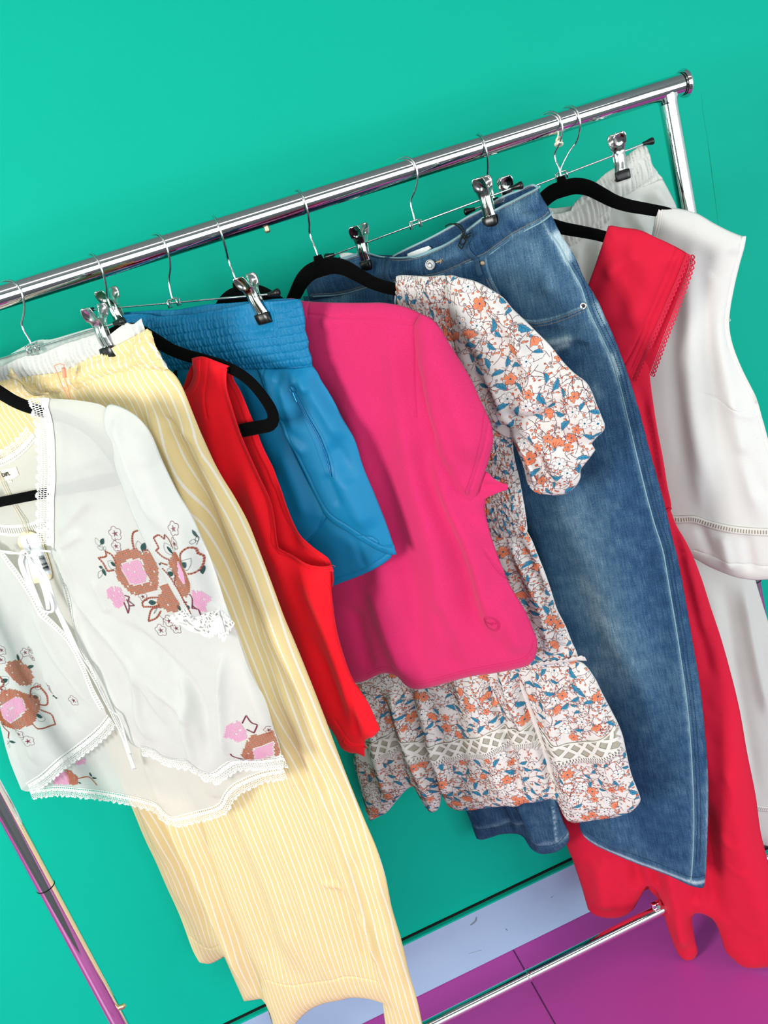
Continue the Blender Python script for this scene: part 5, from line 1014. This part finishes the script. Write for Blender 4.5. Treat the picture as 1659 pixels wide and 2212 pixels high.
# far leg
FJ = fader(.34, [([(1000, 1700), (1030, 1808)], -.1, 20), (SIDE, 0, 5), ([(1178, 1690), (1196, 1836)], .5, 2.5), ([(1024, 1806), (1080, 1797), (1125, 1800), (1150, 1834), (1200, 1838), (1230, 1812)], .28, 6)])
jl = Panel(P_jeans, [(655, 640), (760, 640), (900, 660), (1100, 900), (1150, 1300), (1180, 1600), (1203, 1729), (1215, 1769), (1229, 1800), (1228, 1818), (1215, 1832), (1199, 1841), (1171, 1845), (1158, 1841), (1147, 1833), (1138, 1820), (1131, 1809), (1122, 1803), (1111, 1801), (1095, 1801), (1079, 1803), (1060, 1809), (1040, 1814), (1030, 1812), (1024, 1797), (1015, 1770), (1004, 1745), (900, 1500), (780, 1200), (690, 900)],
           w=-.020, puff=.014, res=.006, folds=[([(1050, 1700), (1105, 1800)], -8, 14), ([(1090, 1700), (1140, 1815)], -7, 10), ([(1110, 1720), (1170, 1835)], 8, 14)], wr=(.0012, 12), seams=[[(1180, 1700), (1196, 1838)], [(1022, 1797), (1080, 1790), (1115, 1788), (1140, 1802), (1155, 1824), (1180, 1832), (1205, 1826), (1226, 1806)]]); jl.build('left_leg', M_denim, jn, colfn=FJ)
# hip and near leg
FD = [(SIDE, .30, 2.2), (SC_, .30, 2.0), (WS, .18, 3), ([(1200, 510), (1225, 560)], .45, 8), ([(1080, 560), (1140, 650)], .14, 22), ([(1130, 500), (1160, 560), (1190, 620)], .12, 20), ([(1180, 740), (1230, 730)], .5, 7), ([(1200, 755), (1225, 745)], .4, 5), ([(1100, 760), (1250, 800)], -.12, 22), ([(1090, 640), (1120, 680)], -.1, 10), ([(1250, 800), (1262, 822), (1300, 850)], .16, 10), ([(1230, 1120), (1270, 1230), (1300, 1330), (1330, 1440)], .24, 50), ([(1260, 1270), (1290, 1350)], .12, 26), ([(1260, 1420), (1290, 1500)], .10, 26), ([(1285, 660), (1302, 700)], .35, 5), ([(1322, 770), (1336, 810)], .4, 5), ([(1204, 510), (1222, 545)], .45, 6), ([(1350, 900), (1400, 1100), (1460, 1400)], -.08, 30), ([(1300, 1600), (1420, 1800)], -.08, 60), ([(1262, 1812), (1300, 1832), (1377, 1864), (1457, 1894), (1520, 1914)], .55, 6), ([(1528, 1650), (1524, 1900)], .30, 3), ([(745, 645), (700, 650)], .15, 14), ([(700, 615), (800, 590)], .22, 12)]
FF = fader(.36, FD)
FJN = [([(1240, 820), (1300, 1000), (1340, 1250), (1380, 1500)], 6, 40), ([(1170, 560), (1190, 640)], 3, 10), ([(1140, 700), (1240, 700)], 3, 6), ([(1170, 745), (1240, 728), (1290, 740)], 4, 7), ([(1160, 765), (1230, 760)], -3, 6), ([(1190, 470), (1165, 490), (1120, 510)], -4, 8), ([(1200, 1100), (1280, 1400), (1330, 1700)], -5, 40), ([(1400, 1200), (1430, 1500), (1450, 1780)], -4, 24), ([(1300, 1700), (1340, 1850)], 6, 30), ([(960, 610), (1000, 600)], 3, 7)]
jr = Panel(P_jeans, [(665, 648), (732, 636), (807, 616), (870, 604), (945, 590), (1006, 564), (1043, 548), (1074, 526), (1105, 503), (1137, 485), (1168, 466), (1185, 452), (1200, 483), (1214, 510), (1240, 551), (1262, 600), (1289, 645), (1312, 695), (1336, 752), (1361, 823), (1383, 895), (1401, 964), (1419, 1029), (1437, 1094), (1451, 1155), (1466, 1215), (1480, 1290), (1497, 1390), (1512, 1480), (1522, 1570), (1528, 1650), (1530, 1730), (1528, 1809), (1525, 1880), (1522, 1912), (1518, 1919), (1489, 1912), (1457, 1897), (1417, 1881), (1377, 1866), (1338, 1850), (1294, 1830), (1270, 1815), (1256, 1798), (1251, 1777), (1245, 1740), (1200, 1500), (1140, 1150), (1020, 1020), (800, 900), (680, 800)],
           w=.0, puff=.016, res=.0048, folds=FJN, wr=(.0014, 14), edge=.012, rag=.0003, seams=[SIDE, SC_, [(915, 600), (925, 650)], [(1262, 1799), (1290, 1814), (1340, 1837), (1400, 1860), (1457, 1884), (1490, 1897), (1522, 1904)]]); jr.build('right_leg', M_denim, jn, colfn=FF, backd=.6)
def par(P, d):
    P = spline(np.array(P, float), 12, False); t = np.gradient(P, axis=0); n = np.stack([-t[:, 1], t[:, 0]], 1); n /= np.linalg.norm(n, axis=1)[:, None]; return [tuple(a) for a in P+n*d]
# waistband
WT = [(654, 582), (700, 572), (760, 553), (780, 550), (807, 556), (835, 560), (869, 560), (903, 553), (949, 533), (984, 512), (1004, 497), (1041, 469), (1074, 449), (1102, 435), (1121, 425), (1145, 413), (1161, 404)]
FW = fader(.33, [(WT, .30, 2.5), (WS, .32, 2.5), ([(1100, 450), (1140, 470)], .2, 14), ([(1050, 520), (1020, 540)], -.1, 14), ([(960, 560), (1000, 540)], .15, 10), ([(1120, 440), (1150, 430)], .15, 9)])
jw = Panel(P_jeans, WT+[(1170, 425), (1180, 441), (1189, 458), (1168, 476), (1137, 494), (1105, 511), (1074, 533), (1043, 555), (1006, 571), (945, 597), (870, 610), (807, 620), (732, 640), (668, 648), (660, 615)],
           w=.001, puff=.018, res=.0032, wr=(.0012, 26), edge=.010, folds=[([(1010, 545), (1000, 520), (1020, 500)], -4, 6), ([(1182, 450), (1150, 465), (1110, 470)], -4, 7), ([(950, 565), (990, 550)], 3, 6), ([(915, 555), (920, 600)], -3, 5)], pinch=[(1062, 470, .018, .001), (795, 568, .018, .001)], seams=[[(905, 556), (912, 603)]]); jw.build('waistband', M_denim, jn, colfn=FW)
jb = Panel(P_jeans, [(654, 582), (668, 574), (700, 566), (760, 550), (850, 551), (862, 544), (880, 535), (910, 521), (938, 507), (967, 491), (980, 484), (1011, 466), (1041, 451), (1072, 430), (1090, 421), (1121, 409), (1137, 401), (1152, 398), (1160, 401), (1165, 412), (1150, 450), (1040, 520), (900, 590), (700, 620)],
           w=-.020, puff=.003, res=.005, wr=(.001, 20)); jb.build('rear_waistband', M_denim, jn, back=False, colfn=fader(.20, [([(850, 551), (880, 535), (938, 507), (980, 484), (1041, 451), (1090, 421), (1121, 409), (1152, 398)], .5, 2.5)]), solid=.0015)
strip(jb, 'rear_top_edge', [(846, 553), (862, 544), (880, 535), (910, 521), (938, 507), (967, 491), (980, 484), (1011, 466), (1041, 451), (1072, 430), (1090, 421), (1121, 409), (1137, 401), (1152, 398), (1161, 403)], .0028, M_edge, jn, -1, h=.0020, solid=.002)
strip(jw, 'front_top_edge', par(WT, -1), .0028, M_edge, jn, -1, h=.0006, solid=.0015); strip(jw, 'waist_seam_edge', par(WS, 2), .0026, M_edge, jn, -1, h=.0008, solid=.0010)
stitches(jw, 'tan_stitching', (par(WT, 5), par(WS, -3)), M_gold, jn, .0020, .0009, .0006)
stitches(jb, 'tan_stitching', (par([(862, 546), (880, 537), (938, 509), (980, 486), (1041, 453), (1090, 423), (1121, 411), (1150, 400)], 2.5), [(1070, 436), (1085, 436), (1090, 428), (1076, 430), (1066, 441), (1092, 434)]), M_gold, jn, .0020, .0009, .0006, .0012)
stitches(jr, 'tan_stitching', (par(SC_[1:], 5), par(SC_[1:], 11)), M_gold, jn, .0020, .0009, .0006)
stitches(jr, 'navy_stitching', (par(SIDE, -9)[8:-3], par(SIDE, -16)[8:-3]), M_navy, jn, .0026, .0012, .0010); stitches(jr, 'hem_stitching', ([(1262, 1797), (1290, 1812), (1340, 1835), (1400, 1858), (1457, 1882), (1490, 1895), (1522, 1902)],), M_navy, jn, .0026, .0009, .0009)
strip(jr, 'side_seam_ridge', SIDE[1:], .0016, M_edge, jn, 1, h=.0010, solid=.0008)
stitches(jl, 'hem_stitching', ([(1022, 1795), (1080, 1788), (1115, 1786), (1140, 1800), (1155, 1822), (1180, 1830), (1205, 1824), (1226, 1804)],), M_navy, jn, .0026, .0009, .0009)
stitches(jw, 'fly_stitching', ([(908, 560), (916, 602)],), M_navy, jn)
def loop(P, wd, nm='belt_loop', pan=jw, w_=.003):
    o = strip(pan, nm, P, wd, M_denim2, jn, 1, h=w_, rows=4, solid=.0016); stitches(pan, 'belt_loop_stitching', (par(P, 2.2 if wd < .01 else 2.6), par(P, wd*1050)), M_navy, o, .0018, .0009, .0005, w_+.0006); return o
M_denim2 = cloth('loop_denim', '#3a5875', .85, 1200, .4, .08)
lo1 = loop([(988, 503), (996, 525), (1006, 548), (1020, 572), (1032, 598)], .0095); loop([(826, 559), (829, 580), (831, 600), (836, 622), (838, 650)], .0085)
stitches(jw, 'bar_tack', ([(992, 508), (1002, 503)], [(1022, 597), (1036, 593)]), M_gold, lo1, .002, .0003, .001, .0055)
# button, button hole, rivets
c = jw.q([(929, 572)])[0]; w0 = jw.depth(np.array([c]))[0]
def disc(pl, c, prof, w0, name, mat, parent, seg=36):
    v = []; 
    for r, h in prof: v += [(c[0]+r*math.cos(2*PI*k/seg), c[1]+r*math.sin(2*PI*k/seg), w0+h) for k in range(seg)]
    n = len(prof); f = [(i*seg+k, i*seg+(k+1) % seg, (i+1)*seg+(k+1) % seg, (i+1)*seg+k) for i in range(n-1) for k in range(seg)]+[tuple((n-1)*seg+k for k in range(seg))]
    return mesh(name, pl.P(np.array(v)), f, mat, parent)
M_pewter = chrome_mat('brushed_pewter', (.52, .53, .54, 1), .32)
disc(P_jeans, c, [(.0080, 0), (.0086, .002), (.0086, .0042), (.0080, .0050), (.0070, .0046), (.0064, .0040), (.0048, .0040), (.0044, .0050), (.0036, .0050), (.0030, .0042), (.0010, .0044)], w0, 'button', M_pewter, jn)
D = Decal(jw); D.ribbon(jw.q([(940, 568), (956, 562)]), .0022, 0, .0012, raised=.0008); D.ribbon(jw.q([(951, 559), (950, 570)]), .0012, 0, .0012, raised=.0008); D.ribbon(jw.q([(956, 557), (954, 568)]), .0010, 0, .0012, raised=.0008); D.build('buttonhole', [M_gold], jn)
c = jr.q([(1259, 662)])[0]; w0 = jr.depth(np.array([c]))[0]; rv = disc(P_jeans, c, [(.0050, 0), (.0056, .001), (.0056, .0020), (.0046, .0028), (.0030, .0024), (.0022, .0014)], w0, 'rivet', chrome_mat('nickel', (.78, .76, .70, 1), .22), jn, 24)
disc(P_jeans, c, [(.0021, .0016), (.0012, .0022)], w0, 'rivet_centre', flat('rivet_hole', '#2a221c', .5), rv, 12)
c = jr.q([(1040, 570)])[0]; disc(P_jeans, c, [(.0040, 0), (.0044, .001), (.0036, .0022), (.0014, .0026)], jr.depth(np.array([c]))[0], 'rivet', chrome_mat('aged_copper', (.42, .32, .24, 1), .35), jn, 20)
# white care label tucked in the back and the black tag cord
lbp = Panel(P_jeans, [(731, 547), (755, 546), (790, 556), (835, 560), (835, 572), (740, 565)], w=-.012, puff=.0, res=.005, wr=(0, 1)); M_care = cloth('white_satin_label', '#e9ecee', .6, 1500, .1, .01)
cl_ = lbp.build('care_label', M_care, jn, back=False, solid=.0004); text(lbp, 'US1 USA4V / HAND WAS', (768, 552), .0034, math.radians(173), M_ink, cl_, 'care_print', .0008)
lb2 = Panel(P_jeans, [(880, 548), (905, 538), (926, 531), (932, 536), (920, 545), (895, 556), (880, 557)], w=-.014, puff=.0, res=.005, wr=(0, 1)); lb2.build('inner_label', M_care, jn, back=False, solid=.0004)
cords = thing('black_cord', 'thin black tag cord knotted around a belt loop of the jeans', 'cord', P_jeans.P(np.array([[.04, -.11, .03]]))[0]); b = MB()
for pts in (((962, 489, -.012), (972, 484, -.004), (985, 486, .01), (999, 500, .024), (1002, 515, .028), (1008, 520, .03)), ((973, 484, .0), (990, 484, .01), (1002, 496, .026), (1004, 510, .03)), ((1000, 512, .028), (994, 522, .030), (996, 530, .030), (1004, 524, .030), (1008, 512, .030), (1002, 508, .030)), ((1004, 512, .03), (1010, 506, .032), (1018, 503, .032)), ((1004, 514, .03), (1012, 512, .033), (1016, 508, .033)), ((1000, 506, .026), (990, 530, .028), (997, 538, .028), (1006, 522, .030))):
    b.tube(spline(P_jeans.P(np.array([tuple(P_jeans.px(x, y, w_))+(w_,) for x, y, w_ in pts])), .003, False), .0010, 8)
b.build('cord', flat('black_cord', '#101612', .8), cords)

# ================================================================== 8 coral red dress
M_rd = cloth('coral_red_poplin', '#da1b3b', .75, 1500, .15, .03, sheen=.05, trans=.06)
rd = thing('red_dress', 'long coral red dress with a lace-edged flutter sleeve, beside the jeans', 'dress', P_red.O+np.array([0, 0, -1.2]))
FR = [([(1400, 860), (1420, 960), (1435, 1080)], 5, 8), ([(1380, 830), (1410, 980), (1430, 1110)], -5, 8), ([(1350, 800), (1395, 960), (1430, 1130)], 5, 8), ([(1455, 1110), (1490, 1230), (1530, 1400)], 6, 9), ([(1448, 1110), (1470, 1200), (1510, 1350), (1540, 1480)], -6, 9), ([(1442, 1110), (1500, 1500), (1590, 1900), (1600, 2080)], 8, 40), ([(1520, 1700), (1530, 1850), (1545, 1990)], -14, 18), ([(1560, 1500), (1610, 1800), (1660, 2060)], 6, 26), ([(1290, 1850), (1310, 1975)], 9, 22), ([(1350, 1820), (1385, 1930)], -12, 16), ([(1440, 1850), (1485, 2065)], 12, 18), ([(1400, 1850), (1425, 1920)], -6, 8), ([(1500, 1880), (1505, 1960)], -8, 10), ([(1545, 1780), (1580, 1820), (1610, 1810)], 2, 6), ([(1560, 1850), (1600, 1880), (1620, 1870)], 2, 6), ([(1565, 1650), (1585, 1700), (1575, 1760)], 2.5, 7), ([(1550, 1300), (1590, 1460), (1630, 1640)], -5, 12)]
rk = Panel(P_red, [(1180, 1120), (1300, 1100), (1400, 1100), (1445, 1098), (1449, 1104), (1462, 1137), (1480, 1166), (1498, 1203), (1516, 1250), (1535, 1310), (1555, 1370), (1575, 1440), (1597, 1530), (1614, 1625), (1632, 1715), (1644, 1800), (1662, 1872), (1685, 1980), (1692, 2070), (1680, 2086), (1659, 2088), (1636, 2090), (1608, 2087), (1588, 2075), (1568, 2055), (1556, 2019), (1548, 1998), (1536, 1982), (1520, 1974), (1503, 1972), (1495, 1982), (1501, 2027), (1507, 2055), (1503, 2067), (1496, 2073), (1485, 2074), (1469, 2065), (1453, 2033), (1437, 1986), (1421, 1928), (1410, 1914), (1397, 1914), (1381, 1942), (1366, 1966), (1342, 1981), (1314, 1983), (1290, 1977), (1270, 1964), (1262, 1935), (1254, 1908), (1238, 1861), (1222, 1821), (1210, 1775), (1190, 1600), (1170, 1300)],
           w=.0, puff=.018, res=.0065, folds=FR, wr=(.0032, 22), edge=.014); rk.build('skirt', M_rd, rd, backd=.4)
rr_ = Panel(P_red, [(1250, 1600), (1450, 1600), (1600, 1750), (1600, 1960), (1540, 1985), (1500, 1965), (1440, 1960), (1400, 1920), (1370, 1935), (1300, 1950), (1240, 1850)], w=-.03, puff=.01, res=.008, folds=[([(1400, 1800), (1420, 1950)], 8, 16), ([(1480, 1800), (1500, 1960)], -8, 16)]); rr_.build('rear_skirt', M_rd, rd, back=False, solid=.001)
rb = Panel(P_red, [(1260, 620), (1330, 600), (1400, 790), (1404, 815), (1408, 848), (1419, 920), (1433, 993), (1442, 1050), (1450, 1090), (1449, 1104), (1444, 1112), (1380, 1112), (1280, 1100), (1230, 900), (1240, 700)], w=.0, puff=.012, res=.0055, folds=FR[:3], wr=(.0015, 20)); rb.build('bodice', M_rd, rd, backd=.6)
strip(rb, 'waist_casing', [(1300, 1108), (1380, 1112), (1430, 1110), (1450, 1104)], .004, M_rd, rd, 1, h=.003, wave=.0008, wper=.006, solid=.001)
FL = [([(1325, 530), (1290, 600), (1265, 660)], -3, 12), ([(1380, 540), (1345, 570), (1300, 600)], 3, 12), ([(1400, 520), (1400, 620), (1360, 720)], 4, 22), ([(1330, 500), (1345, 600), (1340, 700)], -3, 18), ([(1450, 560), (1420, 660), (1380, 740)], -3, 10)]
rl = Panel(P_red, [(1314, 488), (1322, 487), (1336, 490), (1383, 497), (1415, 512), (1440, 523), (1466, 537), (1482, 548), (1478, 562), (1459, 606), (1435, 660), (1412, 714), (1387, 768), (1362, 825), (1320, 800), (1270, 760), (1240, 690), (1265, 630), (1281, 587), (1303, 522)],
           w=.010, puff=.012, res=.0048, folds=FL, wr=(.0024, 18), edge=.014, seams=[[(1459, 530), (1438, 590), (1416, 645), (1390, 705), (1362, 765), (1340, 800)], [(1472, 545), (1430, 640), (1395, 720), (1362, 795)]]); rl.build('flutter_sleeve', M_rd, rd, back=False, solid=.0012)
M_rlace = lace_mat('coral_lace_edge', 'scallop', '#df3350', .0075, .1)
strip(rl, 'sleeve_lace', [(1481, 549), (1476, 563), (1459, 605), (1435, 659), (1412, 713), (1387, 767), (1362, 824)], .0085, M_rlace, rd, 1, h=.0008, wave=.0012, wper=.0075)
ru = Panel(P_red, [(1440, 523), (1466, 536), (1488, 551), (1490, 566), (1484, 590), (1466, 640), (1451, 682), (1433, 728), (1415, 778), (1402, 812), (1380, 800), (1362, 760), (1400, 660), (1440, 570)], w=-.002, puff=.004, res=.005, wr=(.001, 14), seams=[[(1470, 600), (1440, 680), (1410, 750)]]); ru.build('sleeve_underside', M_rd, rd, back=False, solid=.001)
strip(ru, 'underside_lace', [(1488, 552), (1490, 567), (1484, 591), (1466, 641), (1451, 683), (1433, 729), (1415, 779), (1403, 812)], .0085, M_rlace, rd, 1, h=.0008, wave=.0012, wper=.0075)

# ================================================================== 9 white sleeveless top
M_lin = cloth('white_slub_linen', '#efedea', .9, 900, .3, .015, trans=.2, slub=.74, slubcol='#c9c3bd')
tp_ = thing('sleeveless_top', 'white sleeveless linen top with a ladder trim above the hem, behind the red dress', 'top', P_top.O+np.array([0, 0, -.6]))
FTOP = [([(1500, 480), (1490, 640), (1500, 850), (1540, 1100)], 6, 14), ([(1520, 560), (1530, 750), (1560, 1000)], -5, 12), ([(1545, 640), (1560, 760), (1600, 950), (1650, 1150)], 6, 14), ([(1450, 560), (1455, 760), (1480, 1050)], -4, 16), ([(1590, 540), (1560, 580), (1530, 600)], -3, 9), ([(1570, 850), (1600, 890), (1660, 910)], 3, 7), ([(1600, 960), (1650, 1080)], -4, 12), ([(1470, 700), (1490, 900), (1520, 1120)], 4, 12), ([(1560, 1150), (1580, 1240)], 5, 10), ([(1510, 1130), (1540, 1210)], -4, 9), ([(1610, 1150), (1625, 1240)], -4, 9)]
tb_ = Panel(P_top, [(1418, 450), (1430, 448), (1455, 449), (1480, 453), (1506, 461), (1524, 471), (1542, 482), (1578, 500), (1598, 508), (1611, 512), (1607, 537), (1596, 577), (1585, 624), (1576, 674), (1574, 710), (1582, 750), (1600, 797), (1621, 838), (1632, 862), (1647, 913), (1659, 957), (1690, 1060), (1715, 1150), (1725, 1240), (1690, 1250), (1659, 1252), (1632, 1253), (1612, 1251), (1590, 1247), (1559, 1236), (1527, 1222), (1498, 1205), (1460, 1190), (1330, 1160), (1320, 900), (1350, 700), (1390, 570), (1408, 506), (1413, 480)],
            w=.0, puff=.014, res=.0052, folds=FTOP, wr=(.0013, 12), edge=.012, seams=[[(1603, 520), (1590, 570), (1577, 625), (1568, 676), (1566, 712), (1572, 748)], [(1425, 452), (1420, 486), (1414, 510)], [(1500, 1190), (1560, 1210), (1620, 1222), (1700, 1226)], [(1520, 850), (1560, 870), (1600, 888), (1640, 905)]]); tb_.build('body', M_lin, tp_, backd=.6)
M_bind = cloth('linen_binding', '#e6e2de', .9, 900, .3, .015)
strip(tb_, 'armhole_binding', [(1610, 513), (1606, 537), (1595, 577), (1584, 624), (1575, 674), (1573, 710), (1581, 750), (1599, 797), (1620, 840), (1631, 862), (1646, 913), (1658, 957), (1689, 1060), (1712, 1148)], .0060, M_bind, tp_, -1, h=.0004, solid=.0005); strip(tb_, 'neck_binding', [(1420, 451), (1416, 480), (1410, 506), (1400, 540)], .006, M_bind, tp_, 1, h=.0008, solid=.001)
LT = [(1440, 1112), (1466, 1114), (1491, 1113), (1510, 1116), (1527, 1122), (1578, 1134), (1620, 1139), (1659, 1141), (1720, 1143)]
strip(tb_, 'trim_backing', LT, .0120, flat('beige_trim_net', '#b5ab98', .9), tp_, -1, h=.0006); strip(tb_, 'ladder_trim', LT, .0155, M_ladder, tp_, -1, h=.0024, solid=.0006)  # beige backing strip behind the ladder slots
ta = Panel(P_top, [(1590, 507), (1600, 510), (1600, 545), (1588, 600), (1576, 650), (1566, 700), (1550, 700), (1560, 600)], w=-.006, puff=.002, res=.005, wr=(0, 1)); ta.build('armhole_facing', M_bind, tp_, back=False, solid=.001)
b = MB()
for pts in (((1576, 688), (1578, 692), (1574, 695)), ((1630, 858), (1635, 866), (1634, 873)), ((1629, 852), (1632, 866), (1629, 876))): b.tube(P_top.P(np.array([tuple(P_top.px(x, y, .004))+(.004,) for x, y in pts])), .0004, 6)
b.build('loose_threads', M_bind, tp_)

# ================================================================== 10 white pants
M_wp = cloth('white_gauze', '#eceae5', .9, 1100, .3, .015, trans=.25)
wp = thing('white_pants', 'white gauze pants with a gathered elastic waist, at the right end of the rail', 'pants', P_white.O+np.array([0, 0, -1.2]))
_a, _b = P_white.px(1240, 440, .008), P_white.px(1380, 330, .008); sl_w = (_b[1]-_a[1])/(_b[0]-_a[0])
ww = Panel(P_white, [(1060, 470), (1120, 462), (1170, 458), (1200, 462), (1232, 455), (1240, 440), (1252, 428), (1282, 398), (1309, 374), (1332, 358), (1356, 334), (1372, 322), (1384, 313), (1391, 313), (1399, 322), (1404, 336), (1408, 352), (1417, 366), (1426, 380), (1431, 386), (1380, 408), (1350, 422), (1325, 445), (1315, 475), (1290, 500), (1262, 510), (1240, 530), (1180, 545), (1100, 560)],
           w=-.012, puff=.014, res=.0026, wr=(.0018, 26), fn=gather(_a[0], .0080, .0060, (_a[1]-.055, _a[1]+.012, 1.6), 41, sl_w, .15), pinch=[(1347, 375, .018, .001)]); ww.build('waistband', M_wp, wp, backd=.5)
FWP = [([(1300, 480), (1290, 600), (1300, 700)], 6, 8), ([(1320, 450), (1330, 560), (1340, 700)], -6, 9), ([(1350, 430), (1400, 520), (1440, 640)], 6, 10), ([(1380, 415), (1440, 520)], -5, 9), ([(1250, 530), (1240, 620)], 5, 7), ([(1270, 520), (1265, 640)], -5, 7), ([(1220, 540), (1215, 640)], -5, 7), ([(1410, 400), (1445, 450)], 5, 8), ([(1600, 1250), (1625, 1400), (1660, 1560)], 8, 10), ([(1560, 1220), (1600, 1500), (1640, 1750)], -6, 16), ([(1530, 1250), (1560, 1450), (1620, 1700)], 6, 16)]
wl = Panel(P_white, [(1100, 540), (1180, 535), (1240, 520), (1290, 492), (1315, 465), (1325, 440), (1350, 418), (1380, 404), (1430, 384), (1446, 414), (1462, 450), (1500, 620), (1560, 950), (1600, 1120), (1632, 1253), (1645, 1297), (1660, 1345), (1690, 1450), (1730, 1700), (1740, 1840), (1700, 1838), (1651, 1826), (1640, 1822), (1600, 1810), (1500, 1700), (1400, 1400), (1300, 1200), (1130, 1100), (1100, 800)],
           w=-.014, puff=.014, res=.006, folds=FWP, wr=(.0016, 16)); wl.build('right_leg', M_wp, wp, backd=.6)
strip(wl, 'ladder_trim', [(1590, 1728), (1632, 1738), (1659, 1742), (1740, 1748)], .013, M_ladder, wp, -1, h=.002, solid=.0006)
wi = Panel(P_white, [(1100, 452), (1188, 449), (1196, 450), (1230, 446), (1236, 446), (1250, 430), (1300, 400), (1260, 500), (1180, 520), (1100, 520)], w=-.030, puff=.003, res=.003, fn=gather(_a[0], .008, .0028, (_a[1]-.05, _a[1]+.02, 1), 44, 0)); wi.build('rear_waistband', M_wp, wp, back=False, solid=.001)
